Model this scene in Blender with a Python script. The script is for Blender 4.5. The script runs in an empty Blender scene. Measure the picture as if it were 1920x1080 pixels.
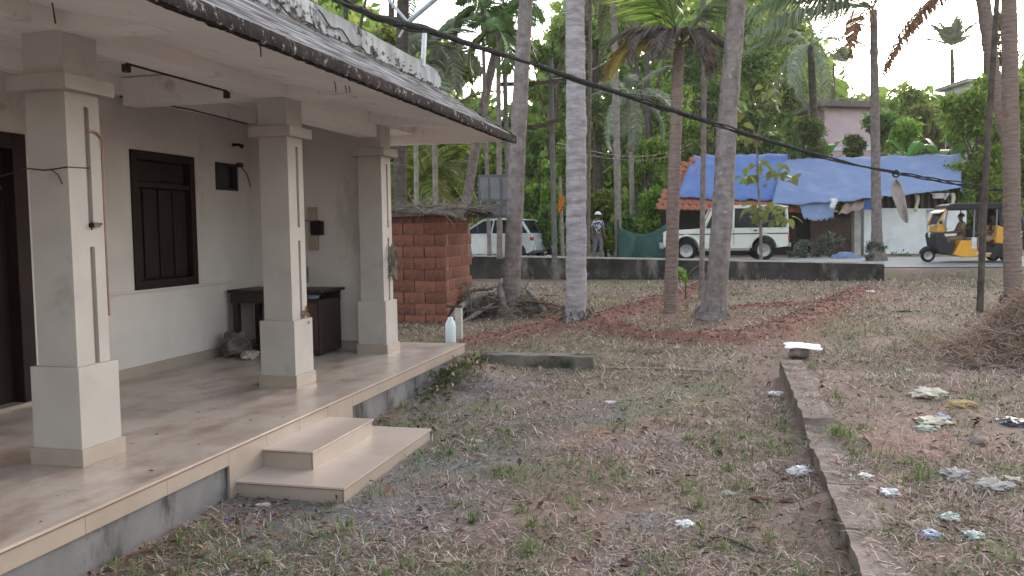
import bpy, bmesh, math, random
import numpy as np
from mathutils import Vector, Matrix, noise as mnoise
random.seed(7); RNG = np.random.default_rng(7)
scn = bpy.context.scene
COL = scn.collection
# ------------------------------------------------------------------ camera
F, YAW, PIT, ROL, CZ = 1600., .2461, .0672, -.0137, 1.72
CY, SY = math.cos(YAW), math.sin(YAW)
cam_d = bpy.data.cameras.new('camera'); cam = bpy.data.objects.new('camera', cam_d); COL.objects.link(cam)
cam_d.sensor_width = 36; cam_d.lens = F / 1920 * 36; cam_d.clip_start = .05; cam_d.clip_end = 2000
_f = Vector((-SY * math.cos(PIT), CY * math.cos(PIT), -math.sin(PIT)))
_ex = Vector((CY, SY, 0)); _ez = _ex.cross(_f)
_c, _s = math.cos(ROL), math.sin(ROL)
_r = _ex * _c + _ez * _s; _u = -_ex * _s + _ez * _c
cam.matrix_world = Matrix(((_r.x, _u.x, -_f.x, 0), (_r.y, _u.y, -_f.y, 0), (_r.z, _u.z, -_f.z, CZ), (0, 0, 0, 1)))
scn.camera = cam
# ------------------------------------------------------------------ sky, sun, exposure
SUN_EL, SUN_AZ = math.radians(13), math.radians(17)          # azimuth clockwise from +Y
w = bpy.data.worlds.new('World'); scn.world = w; w.use_nodes = True
nt = w.node_tree; nt.nodes.clear()
sky = nt.nodes.new('ShaderNodeTexSky'); sky.sky_type = 'NISHITA'; sky.sun_disc = False
sky.sun_elevation = SUN_EL; sky.sun_rotation = SUN_AZ; sky.air_density = 1.2; sky.dust_density = 2.0; sky.ozone_density = 1.0
hs = nt.nodes.new('ShaderNodeHueSaturation'); hs.inputs['Saturation'].default_value = .5
bg = nt.nodes.new('ShaderNodeBackground'); bg.inputs['Strength'].default_value = .15
wo = nt.nodes.new('ShaderNodeOutputWorld')
nt.links.new(sky.outputs[0], hs.inputs['Color']); nt.links.new(hs.outputs[0], bg.inputs[0]); nt.links.new(bg.outputs[0], wo.inputs[0])
sd = bpy.data.lights.new('sun', 'SUN'); sd.energy = .8; sd.angle = math.radians(35); sd.color = (1, .86, .72)
so = bpy.data.objects.new('sun', sd); COL.objects.link(so)
so.rotation_euler = (math.pi / 2 - SUN_EL, 0, math.pi - SUN_AZ)
scn.view_settings.view_transform = 'Standard'; scn.view_settings.look = 'None'
scn.view_settings.gamma = 1; scn.view_settings.use_curve_mapping = False
scn.view_settings.exposure = 2.25
scn.render.engine = 'CYCLES'
scn.cycles.max_bounces = 8; scn.cycles.diffuse_bounces = 5; scn.cycles.transparent_max_bounces = 8
scn.cycles.use_denoising = True

# ------------------------------------------------------------------ placing: photograph points to world points
def ray(u, v):
    U, V = u - 960, v - 540
    c, s = math.cos(ROL), math.sin(ROL)
    u0 = c * U + s * V; v0 = -s * U + c * V
    x, y, z = u0 / F, 1., -v0 / F
    c, s = math.cos(-PIT), math.sin(-PIT)
    y, z = c * y - s * z, s * y + c * z
    return Vector((CY * x - SY * y, SY * x + CY * y, z))
CAM = Vector((0, 0, CZ))
def onz(u, v, z): r = ray(u, v); return CAM + r * ((z - CZ) / r.z)
def onx(u, v, x): r = ray(u, v); return CAM + r * (x / r.x)
def ony(u, v, y): r = ray(u, v); return CAM + r * (y / r.y)
def dep(u, v, d): r = ray(u, v); return CAM + r * (d / (-SY * r.x + CY * r.y))
def plan(x, y): return CY * x + SY * y, -SY * x + CY * y       # right, forward
def unplan(X, D): return CY * X - SY * D, SY * X + CY * D
# ------------------------------------------------------------------ terrain
TILT = math.radians(14); AX, AD = 10.0, 23.0
def wall_s(X, D): return (X - AX) * math.sin(TILT) + (D - AD) * math.cos(TILT)
def wall_t(X, D): return (X - AX) * math.cos(TILT) - (D - AD) * math.sin(TILT)
def road_pt(t, s):
    X = AX + t * math.cos(TILT) + s * math.sin(TILT); D = AD - t * math.sin(TILT) + s * math.cos(TILT)
    return unplan(X, D)
def sstep(a, b, x): t = np.clip((x - a) / (b - a), 0, 1); return t * t * (3 - 2 * t)
_perm = RNG.random((64, 64))
def vnoise(x, y, sc):
    x = np.asarray(x, float) / sc + 1000.3; y = np.asarray(y, float) / sc + 1000.7
    i = np.floor(x).astype(int); j = np.floor(y).astype(int); fx = x - i; fy = y - j
    fx = fx * fx * (3 - 2 * fx); fy = fy * fy * (3 - 2 * fy)
    g = lambda a, b: _perm[a % 64, b % 64]
    return (g(i, j) * (1 - fx) + g(i + 1, j) * fx) * (1 - fy) + (g(i, j + 1) * (1 - fx) + g(i + 1, j + 1) * fx) * fy
def fbm(x, y, sc): return vnoise(x, y, sc) * .5 + vnoise(x, y, sc * .5) * .3 + vnoise(x, y, sc * .23) * .2
def base_z(x, y):
    X, D = plan(np.asarray(x, float), np.asarray(y, float))
    zy = np.interp(D, [-50, 9, 15, 22, 27], [0, 0, .12, .22, .3])
    s = wall_s(X, D); rp = sstep(.15, 1.3, s)
    z = zy * (1 - rp) + (.50 + .03 * np.clip(s - 1, 0, 4)) * rp
    return z
def gpt(u, v, dz=0):
    z = .1
    for _ in range(14): p = onz(u, v, z); z = float(base_z(p.x, p.y)) + dz
    return onz(u, v, z)
def pl(*uv): return [tuple(gpt(*p))[:2] for p in uv]
BUNDS = [(pl((870, 640), (960, 628), (1060, 606)), .05, .35),
         (pl((1110, 602), (1180, 585), (1260, 560), (1325, 538)), .12, .32),
         (pl((1120, 615), (1190, 628), (1290, 640), (1380, 634), (1440, 626), (1520, 595), (1620, 545)), .13, .36),
         (pl((1380, 578), (1450, 574), (1525, 572)), .06, .3)]
def seg_dist(x, y, P):
    best = np.full(np.shape(x), 1e9)
    for (x0, y0), (x1, y1) in zip(P[:-1], P[1:]):
        dx, dy = x1 - x0, y1 - y0; t = np.clip(((x - x0) * dx + (y - y0) * dy) / (dx * dx + dy * dy), 0, 1)
        best = np.minimum(best, np.hypot(x - x0 - t * dx, y - y0 - t * dy))
    return best
MOUNDS = [(*tuple(gpt(1080, 614))[:2], .75, .10), (*tuple(gpt(1340, 596))[:2], .8, .10), (*tuple(gpt(1257, 580))[:2], .5, .05),
          (*tuple(gpt(960, 580))[:2], 1.0, .12), (*tuple(gpt(1900, 562))[:2], .9, .10), (.74, 6.6, .28, .07), (.66, 5.3, .22, .08), (-2.75, 8.9, .5, .16), (-2.9, 9.6, .5, .14)]
def tz(x, y, rough=True):
    x = np.asarray(x, float); y = np.asarray(y, float)
    z = base_z(x, y)
    for P, h, wd in BUNDS:
        d = seg_dist(x, y, P); z = z + h * np.exp(-(d / (wd * .85)) ** 2) * (.6 + .8 * vnoise(x, y, .22))
    for mx, my, r, h in MOUNDS: z = z + h * np.exp(-((x - mx) ** 2 + (y - my) ** 2) / (r * r) * 1.6)
    X, D = plan(x, y)
    z = z + .075 * np.exp(-np.clip(.6 - x, 0, 9) / .13) * (x < .66) * sstep(10.2, 9.6, y) * (D > 0)
    z = z + .145 * sstep(.66, .82, x) * sstep(9.8, 8.6, D) * (D > 0)
    if rough:
        fl = 1 - sstep(0, 1.3, wall_s(X, D))
        z = z + fl * ((fbm(x, y, 1.3) - .5) * .05 + (vnoise(x, y, .13) - .5) * .018)
    return z
def gz(x, y): return float(tz(x, y, True))
def gp(u, v):
    z = .1
    for _ in range(16): p = onz(u, v, z); z = gz(p.x, p.y)
    p = onz(u, v, z); p.z = gz(p.x, p.y); return p

# ------------------------------------------------------------------ object helpers
def tag(o, label=None, cat=None, group=None, kind=None):
    if label: o['label'] = label
    if cat: o['category'] = cat
    if group: o['group'] = group
    if kind: o['kind'] = kind
    return o
def empty(name, loc, label=None, cat=None, group=None, rz=0, kind=None):
    o = bpy.data.objects.new(name, None); COL.objects.link(o); o.location = loc; o.rotation_euler = (0, 0, rz)
    o.empty_display_size = .2
    return tag(o, label, cat, group, kind)
def wm(o):
    m = Matrix.Identity(4)
    while o is not None: m = o.matrix_basis @ m; o = o.parent
    return m
def link(name, me, parent=None, world=False, loc=None, rot=None):
    o = bpy.data.objects.new(name, me); COL.objects.link(o)
    if parent is not None:
        o.parent = parent
        if world: me.transform(wm(parent).inverted())
    if loc is not None: o.location = loc
    if rot is not None: o.rotation_euler = rot
    return o
class MB:
    def __init__(s): s.v = []; s.f = []; s.m = []; s.cm = 0
    def add(s, vs, fs):
        n = len(s.v); s.v += [tuple(p) for p in vs]; s.f += [tuple(i + n for i in f) for f in fs]; s.m += [s.cm] * len(fs); return s
    def box(s, a, b):
        x0, y0, z0 = [min(p) for p in zip(a, b)]; x1, y1, z1 = [max(p) for p in zip(a, b)]
        return s.add([(x0, y0, z0), (x1, y0, z0), (x1, y1, z0), (x0, y1, z0), (x0, y0, z1), (x1, y0, z1), (x1, y1, z1), (x0, y1, z1)],
                     [(0, 3, 2, 1), (4, 5, 6, 7), (0, 1, 5, 4), (1, 2, 6, 5), (2, 3, 7, 6), (3, 0, 4, 7)])
    def obox(s, c, ax, ay, az):
        c, ax, ay, az = Vector(c), Vector(ax), Vector(ay), Vector(az); V = []
        for k in (-1, 1):
            for i, j in ((-1, -1), (1, -1), (1, 1), (-1, 1)): V.append(c + ax * i + ay * j + az * k)
        return s.add(V, [(0, 3, 2, 1), (4, 5, 6, 7), (0, 1, 5, 4), (1, 2, 6, 5), (2, 3, 7, 6), (3, 0, 4, 7)])
    def bar(s, a, b, w, h, up=(0, 0, 1)):
        a, b = Vector(a), Vector(b); d = (b - a); x = d.normalized(); y = Vector(up).cross(x)
        if y.length < 1e-4: y = Vector((1, 0, 0)).cross(x)
        y.normalize(); z = x.cross(y)
        return s.obox((a + b) / 2, d / 2, y * w / 2, z * h / 2)
    def prism(s, poly, y0, y1, axis='y'):
        n = len(poly); A = []
        for t in (y0, y1):
            for p, q in poly: A.append((p, t, q) if axis == 'y' else ((t, p, q) if axis == 'x' else (p, q, t)))
        fs = [tuple(range(n)), tuple(range(2 * n - 1, n - 1, -1))] + [(i, i + n, (i + 1) % n + n, (i + 1) % n) for i in range(n)]
        return s.add(A, fs)
    def tube(s, pts, rad, n=8, cap=True):
        pts = [Vector(p) for p in pts]
        if not hasattr(rad, '__len__'): rad = [rad] * len(pts)
        t0 = (pts[1] - pts[0]).normalized(); ref = Vector((1, 0, 0)) if abs(t0.x) < .8 else Vector((0, 1, 0))
        nx = (ref - t0 * ref.dot(t0)).normalized(); V = []
        for i, p in enumerate(pts):
            t = (pts[min(i + 1, len(pts) - 1)] - pts[max(i - 1, 0)]).normalized()
            nx = (nx - t * nx.dot(t)).normalized(); ny = t.cross(nx)
            for k in range(n):
                a = 2 * math.pi * k / n; V.append(p + (nx * math.cos(a) + ny * math.sin(a)) * rad[i])
        fs = []
        for i in range(len(pts) - 1):
            for k in range(n):
                a = i * n + k; b = i * n + (k + 1) % n; fs.append((a, b, b + n, a + n))
        if cap: fs += [tuple(range(n - 1, -1, -1)), tuple(range((len(pts) - 1) * n, len(pts) * n))]
        return s.add(V, fs)
    def grid(s, fn, nu, nv):
        V = [fn(i / nu, j / nv) for j in range(nv + 1) for i in range(nu + 1)]
        fs = [(j * (nu + 1) + i, j * (nu + 1) + i + 1, (j + 1) * (nu + 1) + i + 1, (j + 1) * (nu + 1) + i) for j in range(nv) for i in range(nu)]
        return s.add(V, fs)
    def mesh(s, name, mat, smooth=False):
        me = bpy.data.meshes.new(name); me.from_pydata(s.v, [], s.f)
        for m_ in (mat if isinstance(mat, (list, tuple)) else [mat]): me.materials.append(m_)
        if isinstance(mat, (list, tuple)): me.polygons.foreach_set('material_index', s.m)
        if smooth: me.polygons.foreach_set('use_smooth', [True] * len(me.polygons))
        return me
    def build(s, name, mat, parent=None, world=True, smooth=False, bevel=0, lab=None):
        me = s.mesh(name, mat, smooth); o = link(name, me, parent, world)
        if bevel:
            b = o.modifiers.new('bevel', 'BEVEL'); b.width = bevel; b.segments = 2; b.limit_method = 'ANGLE'
        if lab: o['label'] = lab
        return o
def quads(name, V, mat, parent=None, world=True, per=4):
    V = np.asarray(V, np.float32).reshape(-1, 3); n = len(V) // per
    me = bpy.data.meshes.new(name); me.vertices.add(len(V)); me.vertices.foreach_set('co', V.ravel())
    me.loops.add(len(V)); me.loops.foreach_set('vertex_index', np.arange(len(V), dtype=np.int32))
    me.polygons.add(n); me.polygons.foreach_set('loop_start', np.arange(0, len(V), per, dtype=np.int32))
    me.polygons.foreach_set('loop_total', np.full(n, per, np.int32)); me.update(calc_edges=True); me.materials.append(mat)
    return me
def faces_np(name, V, Fc, mat, smooth=False):
    V = np.asarray(V, np.float32).reshape(-1, 3); Fc = np.asarray(Fc, np.int32); per = Fc.shape[1]; n = len(Fc)
    me = bpy.data.meshes.new(name); me.vertices.add(len(V)); me.vertices.foreach_set('co', V.ravel())
    me.loops.add(n * per); me.loops.foreach_set('vertex_index', Fc.ravel())
    me.polygons.add(n); me.polygons.foreach_set('loop_start', np.arange(0, n * per, per, dtype=np.int32))
    me.polygons.foreach_set('loop_total', np.full(n, per, np.int32)); me.update(calc_edges=True); me.materials.append(mat)
    if smooth: me.polygons.foreach_set('use_smooth', [True] * n)
    return me

# ------------------------------------------------------------------ materials
def newmat(name):
    m = bpy.data.materials.new(name); m.use_nodes = True; t = m.node_tree; t.nodes.clear()
    out = t.nodes.new('ShaderNodeOutputMaterial'); p = t.nodes.new('ShaderNodeBsdfPrincipled'); t.links.new(p.outputs[0], out.inputs[0])
    return m, t, p, out
def tex_noise(t, scale, detail=4, stretch=None, coord='Object', rough=.55):
    tc = t.nodes.new('ShaderNodeTexCoord'); n = t.nodes.new('ShaderNodeTexNoise'); n.inputs['Scale'].default_value = scale
    n.inputs['Detail'].default_value = detail; n.inputs['Roughness'].default_value = rough
    if stretch:
        mp = t.nodes.new('ShaderNodeMapping'); mp.inputs['Scale'].default_value = stretch
        t.links.new(tc.outputs[coord], mp.inputs[0]); t.links.new(mp.outputs[0], n.inputs[0])
    else: t.links.new(tc.outputs[coord], n.inputs[0])
    return n.outputs['Fac']
def ramp(t, fac, stops):
    r = t.nodes.new('ShaderNodeValToRGB'); e = r.color_ramp.elements
    e[0].position, e[0].color = stops[0][0], (*stops[0][1], 1); e[1].position, e[1].color = stops[-1][0], (*stops[-1][1], 1)
    for p, c in stops[1:-1]: k = e.new(p); k.color = (*c, 1)
    t.links.new(fac, r.inputs[0]); return r.outputs[0]
def mix(t, fac, a, b, mode='MIX'):
    m = t.nodes.new('ShaderNodeMix'); m.data_type = 'RGBA'; m.blend_type = mode
    for s_, val in ((m.inputs[0], fac), (m.inputs[6], a), (m.inputs[7], b)):
        if hasattr(val, 'is_output') or isinstance(val, bpy.types.NodeSocket): t.links.new(val, s_)
        elif isinstance(val, tuple): s_.default_value = (*val, 1)
        else: s_.default_value = val
    return m.outputs[2]
def bump(t, p, h, strength=.3, dist=.02):
    b = t.nodes.new('ShaderNodeBump'); b.inputs['Strength'].default_value = strength; b.inputs['Distance'].default_value = dist
    t.links.new(h, b.inputs['Height']); t.links.new(b.outputs[0], p.inputs['Normal'])
B3, W3 = (0, 0, 0), (1, 1, 1)
def M(name, a, b=None, scale=6, rough=.8, bmp=.15, spec=.3, lo=.35, hi=.65, stretch=None, dirt=None, dirt_scale=3, dirt_lo=.5, dirt_hi=.7, dirt_stretch=None, metal=0, bscale=None, dist=.01):
    m, t, p, o = newmat(name); p.inputs['Roughness'].default_value = rough; p.inputs['Specular IOR Level'].default_value = spec
    p.inputs['Metallic'].default_value = metal
    if b is None: b = tuple(c * .82 for c in a)
    n = tex_noise(t, scale, 5, stretch); c = ramp(t, n, [(lo, a), (hi, b)])
    if dirt:
        d = tex_noise(t, dirt_scale, 7, dirt_stretch, rough=.65); f = ramp(t, d, [(dirt_lo, B3), (dirt_hi, W3)]); c = mix(t, f, c, dirt)
    t.links.new(c, p.inputs['Base Color'])
    if bmp: bump(t, p, tex_noise(t, bscale or scale * 6, 5), bmp, dist)
    return m
def leafmat(name, stops, trans=.35, rough=.5, objvar=.25):
    gain = 1.22 if trans >= .5 or name in ('palm_green', 'grey_green_leaf', 'palm_grey_green') else 1.0
    m, t, p, o = newmat(name); g = t.nodes.new('ShaderNodeNewGeometry'); oi = t.nodes.new('ShaderNodeObjectInfo')
    c = ramp(t, g.outputs['Random Per Island'], stops)
    h = t.nodes.new('ShaderNodeHueSaturation'); mr = t.nodes.new('ShaderNodeMapRange'); mr.inputs[3].default_value = (1 - objvar) * gain; mr.inputs[4].default_value = (1 + objvar) * gain
    t.links.new(oi.outputs['Random'], mr.inputs[0]); t.links.new(mr.outputs[0], h.inputs['Value'])
    mr2 = t.nodes.new('ShaderNodeMapRange'); mr2.inputs[3].default_value = .48; mr2.inputs[4].default_value = .52; t.links.new(oi.outputs['Random'], mr2.inputs[0]); t.links.new(mr2.outputs[0], h.inputs['Hue'])
    t.links.new(c, h.inputs['Color']); c = h.outputs[0]
    t.links.new(c, p.inputs['Base Color']); p.inputs['Roughness'].default_value = rough; p.inputs['Specular IOR Level'].default_value = .3
    if trans:
        tr = t.nodes.new('ShaderNodeBsdfTranslucent'); t.links.new(c, tr.inputs[0]); mx = t.nodes.new('ShaderNodeMixShader'); mx.inputs[0].default_value = trans
        t.links.new(p.outputs[0], mx.inputs[1]); t.links.new(tr.outputs[0], mx.inputs[2]); t.links.new(mx.outputs[0], o.inputs[0])
    return m
PLASTER = M('plaster', (.55, .51, .495), (.48, .445, .43), 1.6, .85, .08, .2, dirt=(.27, .24, .22), dirt_scale=2.2, dirt_lo=.56, dirt_hi=.82, dirt_stretch=(1, 1, .45))
CEIL = M('ceiling_plaster', (.78, .75, .74), (.70, .67, .66), 1.3, .9, .08, .2, dirt=(.36, .33, .31), dirt_scale=3.3, dirt_lo=.6, dirt_hi=.8)
WHITE = M('white_plaster', (.395, .36, .343), (.35, .318, .302), 2.5, .8, .06, .25, dirt=(.24, .21, .185), dirt_scale=3.2, dirt_lo=.58, dirt_hi=.85)
NECK = M('neck_plaster_lifted', (.50, .475, .455), (.45, .425, .41), 2.5, .85, .06, .2, dirt=(.30, .27, .24), dirt_scale=3.2, dirt_lo=.58, dirt_hi=.85)  # column plaster lightened, so its colour lifts the neck out of shade
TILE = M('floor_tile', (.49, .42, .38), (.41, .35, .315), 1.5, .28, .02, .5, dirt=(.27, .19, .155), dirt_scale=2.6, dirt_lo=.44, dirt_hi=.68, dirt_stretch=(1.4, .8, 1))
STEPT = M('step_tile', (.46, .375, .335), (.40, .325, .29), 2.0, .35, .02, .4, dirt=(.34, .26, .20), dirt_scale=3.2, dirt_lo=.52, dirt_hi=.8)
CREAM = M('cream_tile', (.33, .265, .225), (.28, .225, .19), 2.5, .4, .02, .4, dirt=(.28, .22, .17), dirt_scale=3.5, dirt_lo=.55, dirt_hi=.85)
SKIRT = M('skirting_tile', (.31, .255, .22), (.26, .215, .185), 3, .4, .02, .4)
EDGE = M('nosing_edge', (.22, .13, .08), (.15, .09, .06), 8, .5, .05)
CEMENT = M('grey_cement', (.165, .158, .162), (.12, .115, .118), 3, .9, .35, .2, dirt=(.035, .03, .03), dirt_scale=2.4, dirt_lo=.52, dirt_hi=.66, dirt_stretch=(1, 1, .5))
MOULD = M('mouldy_fascia', (.010, .008, .009), (.030, .022, .024), 4, .95, .6, .1, dirt=(.34, .32, .32), dirt_scale=15, dirt_lo=.57, dirt_hi=.7, bscale=30, dist=.02)
ROOFM = M('weathered_roof', (.05, .046, .052), (.24, .24, .265), 3.2, .85, .4, .2, stretch=(9, .45, 9), lo=.44, hi=.6, dirt=(.03, .027, .03), dirt_scale=2.6, dirt_lo=.48, dirt_hi=.6, dirt_stretch=(4, .6, 4))
PARA = M('stained_parapet', (.40, .415, .44), (.24, .25, .27), 1.7, .9, .3, .2, stretch=(3, 3, .6), dirt=(.03, .028, .03), dirt_scale=3.4, dirt_lo=.53, dirt_hi=.62, dirt_stretch=(1, 1.1, 1.3))
DKWOOD = M('dark_wood', (.022, .011, .011), (.013, .007, .008), 5, .6, .12, .15, stretch=(4, 4, .5))
REDWOOD = M('red_wood', (.075, .03, .016), (.045, .018, .011), 4, .4, .1, .4, stretch=(4, 4, .4))
DESKW = M('desk_wood', (.030, .018, .017), (.02, .013, .013), 3, .45, .1, .35, stretch=(.6, 4, 4))
BLACK = M('black_paint', (.012, .012, .014), None, 5, .45, 0)
DGLASS = M('dark_glass', (.01, .012, .014), None, 5, .06, 0, .6)
STEEL = M('galvanised_pipe', (.45, .47, .50), (.36, .37, .39), 12, .4, .05, .5, metal=.6)
PIPE = M('reddish_pipe', (.33, .21, .16), (.25, .16, .12), 8, .6, .05)
WIRE = M('dark_wire', (.03, .028, .028), None, 20, .6, 0)
CABLEM = M('black_cable', (.02, .02, .023), (.06, .058, .06), 30, .8, .2, .15, lo=.5, hi=.75)
LATER = M('laterite', (.20, .08, .055), (.085, .038, .03), 1.6, .95, .6, .1, lo=.42, hi=.6, dirt=(.27, .165, .13), dirt_scale=7, dirt_lo=.54, dirt_hi=.72, bscale=45, dist=.02)
def objvary(m, lo=.6, hi=1.35):
    t = m.node_tree; p = next(n for n in t.nodes if n.type == 'BSDF_PRINCIPLED'); l = p.inputs['Base Color'].links[0]; src = l.from_socket; oi = t.nodes.new('ShaderNodeObjectInfo'); mr = t.nodes.new('ShaderNodeMapRange'); mr.inputs[3].default_value = lo; mr.inputs[4].default_value = hi
    h = t.nodes.new('ShaderNodeHueSaturation'); t.links.new(oi.outputs['Random'], mr.inputs[0]); t.links.new(mr.outputs[0], h.inputs['Value']); t.links.new(src, h.inputs['Color']); t.links.new(h.outputs[0], p.inputs['Base Color'])
objvary(LATER, .78, 1.22)
MORTAR = M('mortar', (.36, .25, .21), (.24, .13, .10), 5, .95, .4, .1)
CONC = M('mossy_concrete', (.20, .185, .17), (.12, .108, .098), 4, .95, .6, .15, dirt=(.04, .042, .03), dirt_scale=3.5, dirt_lo=.5, dirt_hi=.68, bscale=26, dist=.02)
KERBM = M('weathered_kerb', (.27, .215, .19), (.17, .13, .115), 5, .95, .7, .1, dirt=(.06, .06, .035), dirt_scale=3.5, dirt_lo=.52, dirt_hi=.72, bscale=30, dist=.02)
COMPW = M('mouldy_wall', (.055, .05, .048), (.025, .023, .022), 2.5, .95, .4, .1, dirt=(.19, .17, .15), dirt_scale=2.4, dirt_lo=.52, dirt_hi=.68, dirt_stretch=(1, 1, .4))
COPE = M('pale_coping', (.42, .40, .37), (.30, .28, .26), 4, .9, .3, .2)
ROADM = M('dusty_glare_asphalt', (.30, .30, .315), (.25, .25, .26), 6, .8, .15, .3)  # dusty asphalt, paled further to put the sky glare into its colour
LINEM = M('worn_white_line', (.62, .62, .62), (.45, .45, .45), 9, .8, .1)
BARK_G = M('grey_ringed_bark', (.35, .32, .335), (.205, .185, .195), 4, .95, .6, .1, stretch=(1, 1, 4.5), dirt=(.16, .14, .14), dirt_scale=7, dirt_lo=.58, dirt_hi=.75, bscale=30)
BARK_B = M('brown_ringed_bark', (.22, .165, .145), (.14, .10, .09), 6, .95, .5, .1, stretch=(1, 1, 6), dirt=(.20, .18, .165), dirt_scale=7, dirt_lo=.6, dirt_hi=.75, bscale=30)
BARK_M = M('mottled_bark', (.22, .185, .18), (.13, .105, .10), 7, .95, .5, .1, dirt=(.30, .28, .25), dirt_scale=10, dirt_lo=.6, dirt_hi=.7, bscale=30)
BARK_L = M('pale_bark', (.26, .235, .205), (.16, .14, .12), 7, .95, .4, .1, bscale=30)
BARK_D = M('dark_bark', (.10, .08, .07), (.05, .04, .037), 7, .95, .5, .1, bscale=30)
G1 = leafmat('mid_green_leaf', [(0, (.05, .095, .016)), (.45, (.13, .205, .035)), (.8, (.21, .28, .055)), (1, (.33, .34, .08))], .5)
G2 = leafmat('dark_green_leaf', [(0, (.032, .07, .018)), (.5, (.085, .15, .038)), (.85, (.145, .215, .06)), (1, (.24, .27, .08))], .5)
G3 = leafmat('bright_green_leaf', [(0, (.055, .115, .016)), (.45, (.14, .235, .035)), (.8, (.22, .31, .05)), (1, (.33, .36, .09))], .5)
G4 = leafmat('yellow_green_leaf', [(0, (.06, .085, .018)), (.5, (.12, .15, .035)), (.85, (.19, .20, .06)), (1, (.25, .17, .06))], .5)
GW = leafmat('grey_green_leaf', [(0, (.05, .08, .055)), (.5, (.11, .15, .11)), (1, (.22, .26, .21))])
PF = leafmat('palm_green', [(0, (.04, .08, .022)), (.5, (.085, .15, .045)), (1, (.17, .21, .085))], .3, .4)
PFG = leafmat('palm_grey_green', [(0, (.08, .105, .07)), (.5, (.15, .185, .125)), (1, (.26, .27, .19))], .25)
PFD = leafmat('palm_dry_grey', [(0, (.07, .055, .05)), (.5, (.14, .115, .10)), (1, (.23, .19, .16))], .2, .8)
PFO = leafmat('palm_dry_orange', [(0, (.11, .055, .03)), (.5, (.20, .11, .065)), (1, (.30, .19, .12))], .3, .8)
PFY = leafmat('palm_dry_yellow', [(0, (.14, .10, .02)), (.5, (.24, .17, .035)), (1, (.30, .23, .08))], .3, .7)
BAN = leafmat('banana_leaf', [(0, (.06, .16, .03)), (1, (.12, .25, .06))], .4, .35)
ROOTM = leafmat('root_fibre', [(0, (.05, .04, .036)), (.6, (.11, .09, .082)), (1, (.22, .19, .17))], 0, .95)
STRAW = leafmat('dry_straw', [(0, (.14, .09, .075)), (.4, (.29, .21, .178)), (.75, (.43, .335, .285)), (1, (.64, .545, .47))], .1, .9, 0)
STRAWO = leafmat('orange_straw', [(0, (.16, .09, .05)), (.45, (.32, .19, .11)), (1, (.48, .35, .22))], .1, .9, 0)
BLADE = leafmat('grass_blade', [(0, (.06, .105, .03)), (.45, (.12, .19, .06)), (.8, (.19, .24, .09)), (1, (.30, .29, .15))], .25, .6, 0)
LITTER = leafmat('leaf_litter', [(0, (.045, .025, .02)), (.5, (.13, .07, .045)), (.85, (.24, .14, .085)), (1, (.36, .27, .18))], 0, .85, 0)
GRAV = leafmat('gravel', [(0, (.10, .098, .10)), (.5, (.19, .185, .19)), (.9, (.27, .26, .26)), (1, (.42, .41, .40))], 0, .9, 0)
WPLAS = M('white_plastic', (.72, .73, .76), (.60, .61, .64), 14, .45, .3, .4, bscale=25, dist=.01)
CANV = M('cream_sack', (.62, .57, .47), (.46, .41, .33), 9, .9, .5, .1, bscale=40)

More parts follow.
